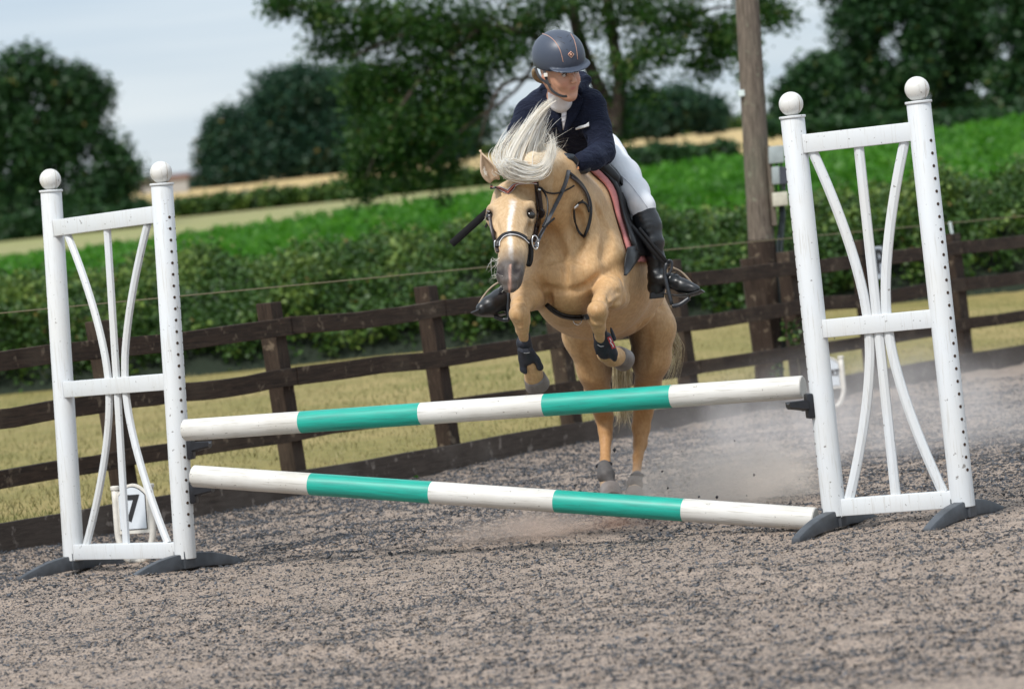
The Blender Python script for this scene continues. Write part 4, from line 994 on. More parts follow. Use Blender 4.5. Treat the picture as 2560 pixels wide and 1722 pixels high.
# photo right
HF.chain([q('D', 1432, 655, 16.4, 72), q('D', 1485, 745, 16.3, 50), q('D', 1482, 815, 16.35, 42), q('D', 1474, 880, 16.45, 26), q('D', 1465, 935, 16.55, 18), q('D', 1459, 972, 16.56, 21)], .045)
HF.cone(at('D', 1462, 690, 16.55), at('D', 1478, 850, 16.52), .10, .05, .04)
HF.chain([q('D', 1460, 970, 16.56, 20), q('D', 1457, 1010, 16.53, 15.5), q('D', 1452, 1040, 16.48, 11), q('D', 1449, 1082, 16.42, 10.5), q('D', 1444, 1104, 16.38, 15)], .015)
HF.cone(at('D', 1478, 930, 16.64), at('D', 1470, 990, 16.58), .012, .012, .02)
HF.chain([q('D', 1443, 1104, 16.38, 15), q('D', 1446, 1126, 16.31, 16)], .012)
# dark inner thighs: hollow between the hind legs
HF.cone(at('D', 1415, 905, 16.3), at('D', 1418, 800, 16.2), .05, .075, .03, neg=True)
# head: sections from poll to lips; nz_ points out of the forehead
hp, hm = at('H', 735, 330, 14.86), at('H', 712, 1330, 14.54)
hax = (hm-hp)/np.linalg.norm(hm-hp); nz_ = np.array((0, -1., 0))-hax*(-hax[1]); nz_ /= np.linalg.norm(nz_); hs_ = np.cross(hax, nz_); hs_ = hs_ if hs_[0] > 0 else -hs_
def hp_(x, y, back=0.): t = np.clip((y-330)/1000, -.3, 1.2); return at('H', x, y, 14.86-.32*t)-nz_*back
secs = [(735, 330, 218, .07), (735, 450, 236, .07), (730, 560, 240, .065), (740, 700, 208, .055), (752, 850, 162, .045), (742, 1000, 140, .04), (715, 1150, 126, .038), (708, 1260, 126, .04)]
for (x0, y0, r0, b0), (x1, y1, r1, b1) in zip(secs[:-1], secs[1:]):
    HF.cone(hp_(x0, y0, b0), hp_(x1, y1, b1), rad('H', r0, 14.7), rad('H', r1, 14.65), .03, fl=nz_, fs=.80)
HF.cone(hp_(800, 470, .17), hp_(800, 800, .12), rad('H', 215, 14.9), rad('H', 150, 14.8), .04, fl=nz_, fs=1.1)    # cheeks
HF.cone(hp_(800, 800, .12), hp_(735, 1280, .07), rad('H', 150, 14.8), rad('H', 105, 14.6), .04)                  # jaw
HF.cone(hp_(745, 260, .09), hp_(770, 190, .12), rad('H', 165, 14.9), rad('H', 140, 14.9), .05)                    # poll
HF.cone(hp_(738, 600, .0), hp_(735, 1050, .003), .020, .022, .03)                                                 # nasal bone
for sx_, ex, ey in ((-1, 503, 530), (1, 948, 505)):
    HF.cone(hp_(ex-sx_*15, ey-20, .035), hp_(ex+sx_*2, ey+45, .045), .027, .026, .018)
HF.ell(hp_(956, 565, .030), (.021, .018, .020), .012, neg=True); HF.ell(hp_(482, 575, .035), (.021, .018, .020), .012, neg=True)
HF.cone(hp_(560, 640, .05), hp_(590, 880, .05), .012, .01, .02, neg=True); HF.cone(hp_(925, 660, .055), hp_(915, 860, .05), .012, .010, .02, neg=True)
# nostrils, lips, chin
HF.ell(hp_(612, 1275, .03), (.021, .026, .033), .013); HF.ell(hp_(796, 1250, .03), (.024, .026, .035), .013)
HF.ell(hp_(708, 1350, .022), (.032, .026, .028), .02); HF.ell(hp_(718, 1400, .045), (.030, .028, .018), .015)
HF.cone(hp_(592, 1225, .006), hp_(624, 1330, .006), .014, .011, .005, neg=True); HF.cone(hp_(808, 1200, .004), hp_(772, 1305, .004), .018, .013, .005, neg=True)
def surfpt(k, x, y, off=0.):
    o = at(k, x, y, 14.3); d = at(k, x, y, 17.2)-o; t = np.linspace(0, 1, 900); v = HF.sample(o+t[:, None]*d)-off; w = np.where(v < 0)[0]
    return o+d*(t[w[0]] if len(w) else .4)
def groove(k, pts, r_, off=.003, kk=.014, neg=True):
    P = [surfpt(k, x, y, off) for x, y in spline(pts, 9)]
    for i in range(8):
        e0 = min(1, i/2+.35, (8-i)/2+.35); HF.cone(P[i], P[i+1], r_*e0, r_*e0, kk, neg=neg)
groove('B', [(1040, 950), (1042, 1060), (1046, 1210)], .009, .002)
groove('B', [(815, 1100), (870, 1165), (940, 1205), (1020, 1215)], .009, .003, .02); groove('B', [(1060, 1215), (1150, 1205), (1230, 1170), (1290, 1110)], .009, .003, .02)
groove('B', [(880, 1000), (950, 965), (1030, 950)], .006, .003, .02); groove('B', [(1050, 950), (1140, 965), (1220, 1010)], .006, .003, .02)
groove('B', [(880, 690), (930, 760), (980, 850), (1030, 940)], .014, .004, .03); groove('B', [(1120, 560), (1160, 680), (1160, 800), (1120, 900)], .011, .003, .035)
groove('B', [(900, 700), (880, 780), (890, 850)], .007, .002, .012)
groove('B', [(1300, 560), (1360, 680), (1380, 820), (1350, 960)], .010, .004, .04)
groove('F', [(1540, 165), (1640, 190), (1715, 250), (1735, 340)], .005, .001, .010); groove('F', [(1520, 200), (1600, 215), (1680, 265)], .004, .001, .008); groove('F', [(1460, 250), (1530, 245), (1600, 270)], .004, .001, .008)
groove('F', [(1540, 515), (1600, 450), (1660, 400), (1705, 385)], .006, .001, .012); groove('F', [(1560, 590), (1620, 530), (1700, 480)], .005, .001, .012); groove('F', [(1560, 470), (1590, 400), (1640, 350)], .004, .001, .010)
groove('F', [(1575, 500), (1592, 560), (1580, 620)], .006, .001, .010)
groove('F', [(690, 500), (705, 560), (722, 610)], .006, .001, .010); groove('F', [(760, 330), (830, 335), (900, 350)], .005, .001, .010); groove('F', [(700, 300), (790, 300), (880, 320)], .004, .001, .008)
groove('F', [(590, 470), (640, 480), (680, 500)], .004, .001, .012); groove('F', [(560, 770), (620, 745), (690, 770)], .004, .001, .015); groove('F', [(1400, 720), (1460, 715), (1520, 740)], .004, .001, .015)
groove('F', [(1880, 790), (1930, 740), (2000, 700)], .006, .002, .02); groove('L', [(930, 420), (990, 360), (1060, 290)], .008, .002, .03)
groove('L', [(990, 440), (980, 540), (960, 640)], .008, .002, .03); groove('L', [(620, 500), (650, 580), (680, 680)], .006, .002, .03)
groove('H', [(600, 900), (575, 800), (545, 700)], .006, .001, .012); groove('H', [(900, 860), (940, 780), (960, 700)], .006, .001, .015); groove('H', [(880, 630), (930, 645), (985, 620)], .004, .001, .008)
groove('H', [(900, 505), (950, 485), (1000, 500)], .004, .001, .008, False)
def coat(V):
    px_, py_ = proj3(V); n1 = fbm(V, 14, 3, 1); n2 = fbm(V*np.array((1, 1, 2.5)), 60, 2, 2); n3 = fbm(V, 4., 2, 5)
    c = np.array((.58, .375, .19))[None]*(1+.16*(n1-.5)+.24*(n2-.5)+.22*(n3-.5))[:, None]
    deep = np.array((.36, .16, .045)); pale = np.array((.60, .45, .28))
    def bl(c, t, w): w = np.clip(w, 0, 1)[:, None]; return c*(1-w)+np.asarray(t)*w
    c = bl(c, deep, np.clip((15.9-V[:, 1])/-.5, 0, .55)*np.clip((.75-V[:, 2])/.3, 0, 1))       # richer colour on the hind legs
    # lighter neck and face
    inhead = ((V-hp)@hax > -.10) & (V[:, 1] < 15.02) & (np.abs((V-hp)@hs_) < .17) & (V[:, 2] > .93)
    s_ = (V-hp)@hax; d_ = (V-hp)@nz_; l_ = (V-hp)@hs_
    H = float(np.linalg.norm(hm-hp)); t = s_/H
    nk = np.clip((V[:, 2]-1.02)/.35, 0, 1)*np.clip((15.75-V[:, 1])/.3, 0, 1)*(.45+.9*(n3-.4)); c = bl(c, (.62, .42, .22), nk*.75)
    c = bl(c, (.60, .445, .275), inhead*.8*(d_ > -.16))
    w = inhead*(d_ > -.055)*np.clip(1-np.abs(l_-.0-.006*np.sin(t*9))/(.012+.010*np.clip(1-t*2.2, 0, 1)+.006*(n2-.5)), 0, 1)*np.clip((t-.12)*12, 0, 1)*np.clip((.86-t)*10, 0, 1)
    c = bl(c, (.80, .77, .74), np.clip(w*1.6+.5*(n2-.5)*(w > 0), 0, .92))
    g = inhead*np.clip((t-.66+.08*(n1-.5))*5., 0, 1)*np.clip((d_+.2)*12, 0, 1)
    c = bl(c, (.070, .064, .066), g*.95)
    for yy, xx, rr in ((hp_(955, 565, .03), 0, .034), (hp_(470, 575, .03), 0, .034)):
        c = bl(c, (.14, .10, .07), np.clip(1.35-np.linalg.norm((V-yy)/np.array((1, 1.6, 1)), axis=1)/rr, 0, 1)*.8)
    pk = inhead*(t > .88)*np.clip(1-np.abs(l_-.001)/.007, 0, 1)*(d_ > -.05); c = bl(c, (.55, .33, .26), pk*.9)
    for ctr in (hp_(604, 1275, .02), hp_(800, 1250, .02)): c = bl(c, (.022, .016, .016), np.clip(1.4-np.linalg.norm(V-ctr, axis=1)/.024, 0, 1))
    c = bl(c, (.80, .70, .54), np.clip(1.5-np.linalg.norm((V-at('M', 960, 720, 15.0))/np.array((.09, .3, .07)), axis=1), 0, 1))
    # dark skin and shading between the hind legs, both painted into the coat colour
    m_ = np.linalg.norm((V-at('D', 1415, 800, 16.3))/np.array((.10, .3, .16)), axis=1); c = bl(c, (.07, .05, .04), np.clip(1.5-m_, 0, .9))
    # pasterns are paler, dusty
    c = bl(c, (.42, .33, .24), (V[:, 2] < .19)*.8*(V[:, 1] > 16)); 
    c = bl(c, (.40, .30, .20), (V[:, 2] < .72)*(V[:, 1] < 15.3)*(V[:, 2] < .66)*.35)
    kn = np.minimum(np.linalg.norm(V-at('F', 604, 640, 14.74), axis=1), np.linalg.norm(V-at('F', 1455, 620, 14.74), axis=1)); c = bl(c, (.42, .25, .11), np.clip(1.1-kn/.07, 0, 1)*.4*n1*1.6)
    return np.clip(c, 0, 1)
def proj3(V):
    p_ = V-np.array((0, 0, CAMH)); w = p_@F3; return 1280+FL*(p_@RX)/w, 861-FL*(p_@UX)/w
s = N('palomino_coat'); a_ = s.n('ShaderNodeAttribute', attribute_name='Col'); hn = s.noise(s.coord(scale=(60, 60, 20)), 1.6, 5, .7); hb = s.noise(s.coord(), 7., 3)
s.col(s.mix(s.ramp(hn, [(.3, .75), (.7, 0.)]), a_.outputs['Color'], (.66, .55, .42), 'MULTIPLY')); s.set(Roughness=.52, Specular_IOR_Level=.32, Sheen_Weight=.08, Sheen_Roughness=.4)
b1 = s.bump(hn, .45, .005); s.bump(hb, .3, .03, b1); MT['coat'] = s.m
def veins(V):
    n = fbm(V, 9., 3, 7)-.5; return np.stack((n*.004, n*.0, n*.004), 1)
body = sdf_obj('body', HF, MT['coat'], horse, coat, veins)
# eyes
eye_m = simple('horse_eye', (.010, .007, .005), .06, 0, 10, 0, spec=.8)
for (x, y, b_) in ((949, 562, .040), (487, 575, .044)):
    c = hp_(x, y, b_); MB().lathe(c, [(.0195*math.cos(a), .0195*math.sin(a)) for a in np.linspace(-1.5, 1.5, 12)], 16).build('eye', eye_m, horse, smooth=True)
lid_m = simple('eyelid', (.10, .07, .05), .6)
for (x, y, b_, sg) in ((948, 562, .026, 1), (488, 578, .03, -1)):
    P = [hp_(x+dx*sg, y+dy, b_+ab) for dx, dy, ab in ((-46, 18, .002), (-30, -22, -.004), (5, -42, -.004), (35, -30, .004), (52, 0, .012))]
    MB().tube(spline(P, 12), [.002]+[.0045]*10+[.002], 6).build('eyelid', lid_m, horse, smooth=True)
# ears: rolled leaf shapes
def ear(tip, base, wdt, face, name='ear'):
    ax = tip-base; L = np.linalg.norm(ax); ax /= L; f = face-ax*(face@ax); f /= np.linalg.norm(f); sd = np.cross(ax, f); V = []; n, m = 14, 11
    for i in range(n):
        t = i/(n-1); w = wdt*(math.sin(PI*min(1, (t*.82+.18)))**.75)*(1-t**3*.85)
        for j in range(m):
            u = -1+2*j/(m-1); V.append(base+ax*L*t+sd*w*u*(.85)+f*(w*.75*(u*u)-.35*w)+f*(-.02*t*t))
    F = [(i*m+j, i*m+j+1, (i+1)*m+j+1, (i+1)*m+j) for i in range(n-1) for j in range(m-1)]
    o = link(name, npmesh(name, V, np.array(F)), MT['ear'], horse, smooth=True); md = o.modifiers.new('s', 'SOLIDIFY'); md.thickness = .007; md.offset = 1; return o
MT['ear'] = simple('ear_coat', (.56, .42, .29), .7, .15, 40)
ear(at('M', 282, 715, 14.76), at('M', 462, 1050, 14.82), .044, np.array((-.35, -1, .25)))
ear(at('M', 640, 830, 14.98), at('M', 690, 960, 14.93), .03, np.array((.4, -1, .1)))
# hooves and pale heels
hoof_m = simple('hoof_horn', (.17, .145, .13), .5, .25, 25, .2)
def hoof(a, b, r0, r1, par=None):
    d = b-a; MB().lathe(a, [(r0*.9, -.004), (r0, 0), (r0*1.03, .004), (r1, np.linalg.norm(d)), (r1*.8, np.linalg.norm(d)+.003)], 24, d).build('hoof', hoof_m, horse, auto=.7)
hoof(at('F', 768, 1318, 15.02), at('F', 800, 1402, 15.06), rad('F', 118, 15), rad('F', 138, 15))
hoof(at('F', 1672, 1088, 15.09), at('F', 1742, 1132, 15.16), rad('F', 112, 15.1), rad('F', 126, 15.1))
hoof(at('D', 1388, 1112, 16.27), at('D', 1394, 1143, 16.18), rad('D', 23, 16.3), rad('D', 29, 16.3))
hoof(at('D', 1446, 1118, 16.31), at('D', 1440, 1146, 16.25), rad('D', 19, 16.3), rad('D', 24, 16.3))
# hair
def hairs(name, guides, n, r0, seed, mat, parent, spread=.012, npt=12, jit=.004, colr=None):
    """guides: list of (list of points, weight, spread at tip); hair follows a random blend of neighbouring guides"""
    r = np.random.default_rng(seed); G = [spline(g[0], npt) for g in guides]; w = np.array([g[1] for g in guides], float); w /= w.sum(); V = []; F = []; R = []; b = 0
    for _ in range(n):
        k = r.choice(len(G), p=w); j = guides[k][3] if len(guides[k]) > 3 else k; f = r.random()
        P = G[k]*(1-f)+G[j]*f; t = np.linspace(0, 1, npt)[:, None]
        o0 = r.normal(0, 1, 3)*spread*np.array((1, 1, .8)); o1 = r.normal(0, 1, 3)*guides[k][2]; P = P+o0*(1-t*.85)+o1*t**1.6
        wv = r.normal(0, jit, 3); P = P+wv*np.sin(t*PI*r.uniform(1, 3)+r.random()*6)*t
        L = .42+.52*r.random()**1.4; P = spline(P[:max(3, int(npt*L+.5))], npt)
        T = np.gradient(P, axis=0); T /= np.linalg.norm(T, axis=1)[:, None]+1e-9; A = np.cross(T, (0.1, 1, .05)); A /= np.linalg.norm(A, axis=1)[:, None]+1e-9; B = np.cross(T, A)
        rr = (r0*r.uniform(.6, 1.3)*(1-t**2.2*.85)); 
        V.append(np.stack([P+rr*(math.cos(a)*A+math.sin(a)*B) for a in (0, 1.571, 3.142, 4.712)], 1).reshape(-1, 3))
        i = np.arange(npt-1)*4+b; F.append(np.concatenate([np.stack((i+c, i+(c+1) % 4, i+4+(c+1) % 4, i+4+c), 1) for c in range(4)])); b += npt*4
        R.append(np.full(npt*4, r.random()))
    o = link(name, npmesh(name, np.concatenate(V), np.concatenate(F), {'rnd': np.concatenate(R)}), mat, parent, smooth=True); return o
s = N('flaxen_hair'); a_ = s.n('ShaderNodeAttribute', attribute_name='rnd'); s.col(s.ramp(a_.outputs['Fac'], [(0, (.80, .70, .54)), (.15, (.96, .92, .84)), (1, (.995, .99, .97))])); s.set(Roughness=.42, Specular_IOR_Level=.4)
t_ = s.n('ShaderNodeBsdfTranslucent'); s.l(s.p.inputs['Base Color'].links[0].from_socket, t_.inputs[0]); m_ = s.n('ShaderNodeMixShader'); m_.inputs[0].default_value = .6; s.l(s.p.outputs[0], m_.inputs[1]); s.l(t_.outputs[0], m_.inputs[2]); s.l(m_.outputs[0], s.out.inputs[0]); MT['mane'] = s.m
s = N('tail_hair'); a_ = s.n('ShaderNodeAttribute', attribute_name='rnd'); s.col(s.ramp(a_.outputs['Fac'], [(0, (.24, .17, .08)), (.4, (.50, .41, .24)), (1, (.72, .64, .46))])); s.set(Roughness=.5); MT['tail'] = s.m
def g(k, pts, Y0, Y1): return [at(k, x, y, Y0+(Y1-Y0)*i/(len(pts)-1)) for i, (x, y) in enumerate(pts)]
MG = [
 (g('M', [(610, 960), (650, 800), (740, 620), (850, 440), (970, 260), (1090, 120), (1230, 25)], 14.80, 14.92), 5, .004, 1),
 (g('M', [(760, 900), (780, 760), (840, 600), (910, 440), (1000, 280), (1090, 150), (1190, 60)], 14.82, 14.92), 7, .006, 2),
 (g('M', [(900, 820), (900, 680), (920, 540), (950, 430), (985, 340), (1020, 250), (1050, 190)], 14.9, 14.95), 4, .008, 1),
 (g('M', [(640, 940), (640, 780), (690, 620), (770, 480), (870, 330), (960, 220)], 14.80, 14.90), 3, .016, 0),
 (g('M', [(620, 940), (520, 860), (490, 760), (540, 620), (640, 500), (760, 370), (900, 240)], 14.80, 14.90), .8, .018, 3),
 (g('M', [(600, 940), (470, 850), (440, 740), (500, 640), (600, 560), (700, 480)], 14.80, 14.86), .35, .020, 4),
 # front sweep that hangs across the forehead and turns up on the right
 (g('M', [(560, 900), (620, 985), (740, 1030), (880, 1045), (1010, 1000), (1090, 900), (1140, 760), (1150, 640)], 14.76, 14.84), 4, .010, 7),
 (g('M', [(590, 880), (680, 920), (800, 960), (930, 965), (1040, 910), (1110, 800), (1160, 680), (1240, 590)], 14.77, 14.85), 4, .014, 8),
 (g('M', [(610, 860), (700, 850), (820, 880), (950, 890), (1060, 840), (1120, 740), (1150, 620), (1110, 480), (1020, 370)], 14.79, 14.88), 2.5, .014, 7),
 (g('M', [(650, 830), (760, 790), (880, 790), (1000, 770), (1090, 740), (1180, 680), (1310, 550)], 14.82, 14.92), .9, .018, 8),
 (g('M', [(700, 860), (820, 800), (930, 720), (1000, 620), (1020, 500), (1010, 380)], 14.84, 14.92), 1.0, .020, 2),
 (g('M', [(1060, 790), (1000, 700), (950, 600), (960, 460), (1010, 340)], 14.93, 14.96), 4.5, .03, 2),
 (g('M', [(960, 700), (1000, 560), (1060, 420), (1140, 330), (1210, 260)], 14.93, 14.98), .25, .03, 2),
 (g('M', [(980, 720), (1080, 640), (1190, 600), (1290, 570), (1380, 590)], 14.93, 15.0), .15, .035, 9),
]
hairs('mane_lock', [(g_[0], g_[1] if g_[1] >= 1.2 else .01, g_[2]*.6, g_[3]) for g_ in MG], 150, .0075, 13, MT['mane'], horse, .012, 14, .002)
hairs('mane', MG, 3500, .0013, 3, MT['mane'], horse, .014, 14, .005)
MG2 = [(g('M', [(930, 720), (960, 600), (1010, 480), (1080, 400), (1150, 350)], 15.0, 15.05), 1, .03, 1), (g('M', [(1000, 720), (1060, 640), (1140, 600), (1240, 600)], 15.0, 15.05), 1, .03, 2), (g('M', [(1050, 760), (1150, 700), (1280, 690), (1400, 680)], 15.02, 15.08), 1, .03, 1)]
s = N('dark_hair'); s.col((.10, .075, .05)); s.set(Roughness=.5); hairs('undermane', MG2, 160, .0008, 4, s.m, horse, .015, 10, .006)
hairs('tail', [(g('K', [(420, -60), (410, 60), (400, 250), (400, 450), (400, 560), (370, 640)], 16.85, 16.95), 4, .02, 1), (g('K', [(500, -60), (500, 80), (520, 280), (540, 480), (560, 600), (570, 640)], 16.85, 16.95), 4, .02, 0), (g('K', [(460, 100), (470, 400), (480, 560), (520, 650), (400, 700)], 16.85, 16.95), .7, .04, 0),
    (g('D', [(1500, 700), (1535, 770), (1545, 800), (1530, 860), (1515, 880)], 16.8, 16.9), 1.2, .03, 3), (g('D', [(1495, 760), (1520, 800), (1530, 840), (1510, 890)], 16.8, 16.9), .8, .03, 3)], 620, .0013, 5, MT['tail'], horse, .014, 12, .010)
hairs('whiskers', [(g('H', [(600, 1150), (530, 1190), (480, 1300)], 14.62, 14.60), 1, .03), (g('H', [(640, 1350), (560, 1330), (520, 1400)], 14.58, 14.57), 1.5, .025), (g('H', [(700, 1430), (640, 1460), (600, 1500)], 14.58, 14.57), 1, .02), (g('H', [(460, 640), (430, 700), (400, 740)], 14.9, 14.9), .4, .02)], 60, .0007, 6, MT['mane'], horse, .012, 7, .004)
hairs('ear_fluff', [(g('M', [(310, 880), (330, 930), (330, 960)], 14.80, 14.79), 1, .004, 1), (g('M', [(350, 960), (365, 1000), (375, 1050)], 14.80, 14.78), 1, .004, 0), (g('M', [(470, 1000), (440, 960), (470, 900)], 14.79, 14.77), .6, .006)], 70, .0007, 9, MT['mane'], horse, .004, 6, .0008)

# ------------------------------------------------------------------ tack
leather = simple('black_leather', (.007, .006, .0065), .42, .3, 30, .25, spec=.4)
lea_b = simple('dark_brown_leather', (.030, .020, .020), .42, .3, 30, .25)
steel = simple('steel', (.75, .75, .74), .22, .05, 20, 0, metal=1.)
pinkm = simple('dusty_pink_pad', (.52, .20, .19), .85, .12, 60, .3)
reinm = simple('grey_rubber_rein', (.07, .075, .085), .6, .2, 60, .3)
wl2 = simple('white_piping', (.7, .7, .72), .6)
bridle = empty('bridle', hp_(735, 560), label='black leather bridle with a red jewelled V shaped browband and grey reins', cat='bridle')
AX = lambda x, y, b_=.07: hp_(x, y, b_)
def around(y, cx, angs, off, depth=.075, slope=0.):
    """points on the head surface round the head axis at photo height y; angle 0 = straight out of the face, + = photo right"""
    out = []
    for a in angs:
        o = AX(cx, y+slope*math.sin(a), depth); out.append(HF.hit(o, nz_*math.cos(a)+hs_*math.sin(a), off, .3))
    return out
def hsurf(x, y, off=.003):
    """point on the head surface that shows at H-crop (x, y)"""
    o = at('H', x, y, 14.2); d = at('H', x, y, 15.2)-o; t = np.linspace(0, 1, 400); v = HF.sample(o+t[:, None]*d)-off; w = np.where(v < 0)[0]
    return o+d*(t[w[0]] if len(w) else .62)
def facen(P, ctr): return [p-ctr for p in P]
def strapH(nm, pts, w, t, mat, off=.003, n=14, parent=bridle):
    P = spline(pts, n); P = [hsurf(x, y, off) for x, y in P]; P = spline(P, n)
    return MB().strap(P, w, t, [nz_]*len(P)).build(nm, mat, parent, auto=.9)
strapH('noseband', [(572, 1000), (585, 935), (640, 868), (720, 845), (800, 852), (880, 890), (945, 950), (965, 1010)], .021, .009, leather, .004, 22)
strapH('noseband_piping', [(590, 990), (600, 935), (650, 878), (720, 858), (800, 866), (875, 903), (935, 960)], .003, .003, wl2, .008, 20)
bb = [(486, 316), (560, 322), (640, 352), (692, 378), (740, 318), (800, 266), (870, 256)]
bb = [(486, 310), (590, 322), (692, 372), (760, 300), (830, 262), (960, 252), (1010, 262)]
def strapL(nm, pts, w, mat, off, parent=bridle, t=.004, sub=5):
    P = []
    for (a, b) in zip(pts[:-1], pts[1:]):
        for u in np.linspace(0, 1, sub)[:-1 if b is not pts[-1] else None]: P.append(hsurf(a[0]+(b[0]-a[0])*u, a[1]+(b[1]-a[1])*u, off))
    return MB().strap(P, w, t, [nz_]*len(P)).build(nm, mat, parent, auto=.9)
redm = simple('red_brown_velvet', (.19, .022, .016), .5, .5, 240, .3)
strapL('browband', bb, .023, leather, .004)
strapL('browband_piping', bb, .0205, wl2, .0055); strapL('browband_velvet', bb, .0155, redm, .0072)
jm = MB(); r_ = random.Random(4)
for (a, b) in zip(bb[:-3], bb[1:-2]):
    for u in np.linspace(.04, .96, 11):
        c = hsurf(a[0]+(b[0]-a[0])*u, a[1]+(b[1]-a[1])*u, .010); jm.lathe(c, [(.0022, 0), (.0030, .0015), (.0014, .003)], 6, nz_)
jo = jm.build('beads', simple('bead_glitter', (.55, .20, .14), .2, .6, 400, 0, metal=.4), bridle); jo['kind'] = 'stuff'
strapH('cheekpiece', [(1030, 262), (1045, 340), (1062, 460), (1072, 560), (1062, 660), (1035, 760), (1010, 860), (985, 940)], .017, .006, lea_b, .004, 18)
strapH('cheekpiece', [(1000, 262), (1014, 380), (1030, 520), (1030, 660), (1008, 760), (990, 860), (950, 930)], .008, .005, lea_b, .004, 18)
strapH('keeper', [(1058, 560), (1100, 590), (1098, 640), (1062, 670)], .012, .007, lea_b, .006, 8)
strapH('buckle', [(1030, 330), (1060, 340)], .014, .007, steel, .009, 4)
strapH('cheekpiece', [(462, 590), (478, 640), (492, 720), (505, 800), (530, 900), (560, 990), (575, 1060)], .014, .006, lea_b, .004, 16)
P = [at('H', *p, 14.83) for p in ((480, 640), (470, 700), (430, 780))]; MB().strap(spline(P, 8), .010, .004, (0, 1, 0)).build('strap_end', leather, bridle)
P = [at('H', x, y, 14.72) for x, y in ((905, 960), (900, 1060), (905, 1160), (930, 1215), (958, 1160), (965, 1060), (960, 980))]
MB().strap(spline(P, 20), .016, .007, (0, 1, .0)).build('chin_strap', leather, bridle, auto=.9)
MB().strap([at('H', 935, y, 14.735) for y in (1000, 1080, 1180)], .018, .02, (0, 1, 0)).build('strap_fill', leather, bridle)
ct = at('H', 1005, 950, 14.70)
MB().tube([ct+.028*(math.cos(a)*np.array((.45, .2, 0))+math.sin(a)*np.array((0, 0, 1))) for a in np.linspace(0, 2*PI, 24)], .0028, 6).build('bit_ring', steel, bridle, smooth=True)
ct = at('H', 556, 1000, 14.72)
MB().tube([ct+.026*(math.cos(a)*np.array((.25, .2, 0))+math.sin(a)*np.array((0, 0, 1))) for a in np.linspace(0, 2*PI, 24)], .0026, 6).build('bit_ring', steel, bridle, smooth=True)
def over(k, pts, off=.008, n=20):
    """points at their own distance, but never inside the horse"""
    out = []
    for p in spline(pts, n):
        o = at(k, p[0], p[1], 14.3); d = at(k, p[0], p[1], 15.6)-o; t = np.linspace(0, 1, 500); v = HF.sample(o+t[:, None]*d)-off; w = np.where(v < 0)[0]
        Y = min(p[2], 14.3+1.3*t[w[0]]) if len(w) else p[2]; out.append(at(k, p[0], p[1], Y))
    return spline(out, n)
P = over('H', ((1010, 1000, 14.70), (1060, 880, 14.76), (1140, 720, 14.84), (1220, 560, 14.92), (1300, 400, 14.98), (1360, 250, 15.02), (1392, 120, 15.03)))
MB().strap(P, .016, .005, (-.3, -1, .1)).build('rein', reinm, bridle, auto=.9)
P = over('H', ((1040, 330, 14.9), (1070, 320, 14.88), (1130, 370, 14.9), (1210, 388, 14.92), (1310, 372, 14.96), (1400, 330, 15.0), (1455, 296, 15.02)))
MB().tube(P, .0035, 6).build('throat_lash', leather, bridle, smooth=True)
P = over('H', ((1060, 320, 14.88), (1100, 360, 14.86), (1140, 440, 14.84), (1150, 560, 14.82), (1130, 680, 14.8), (1090, 770, 14.78), (1160, 730, 14.78), (1225, 670, 14.8)), .006, 24)
MB().tube(P, .0042, 6).build('throat_lash', leather, bridle, smooth=True)
MB().strap(spline([at('H', x, y, 14.74) for x, y in ((1040, 900), (1100, 800), (1160, 730), (1226, 672))], 10), .009, .005, (0, 1, 0)).build('rein_end', leather, bridle)
def onface(k, x, y, off=.004, Y0=14.3, Y1=16.6):
    o = at(k, x, y, Y0); d = at(k, x, y, Y1)-o; t = np.linspace(0, 1, 600); v = HF.sample(o+t[:, None]*d)-off; w = np.where(v < 0)[0]
    return o+d*(t[w[0]] if len(w) else .5)
def strapF(nm, k, pts, w, t, mat, off, parent, n=20, nr=(0, -1, .1)):
    P = [onface(k, x, y, off) for x, y in spline(pts, n)]; P = spline(P, n); N_ = [HF.normal(p) for p in P]
    return MB().strap(P, w, t, [v/(np.linalg.norm(v)+1e-9) for v in N_]).build(nm, mat, parent, auto=.9)
strapF('rein_loop', 'H', [(1400, 150), (1480, 215), (1560, 300), (1615, 400), (1645, 500), (1648, 620), (1620, 760), (1570, 885)], .014, .005, leather, .010, bridle, 26)
strapF('rein_loop', 'H', [(1420, 200), (1500, 260), (1575, 350), (1612, 440), (1630, 540)], .010, .005, lea_b, .012, bridle, 18)
strapF('rein_loop', 'H', [(1570, 890), (1510, 830), (1470, 730), (1455, 640), (1458, 560), (1500, 505), (1555, 488), (1600, 520), (1625, 600)], .010, .005, leather, .012, bridle, 26)
strapF('loop_buckle', 'H', [(1455, 560), (1500, 520)], .012, .006, steel, .018, bridle, 4)
strapF('martingale_strap', 'H', [(1500, 510), (1555, 465)], .007, .005, leather, .016, bridle, 4)

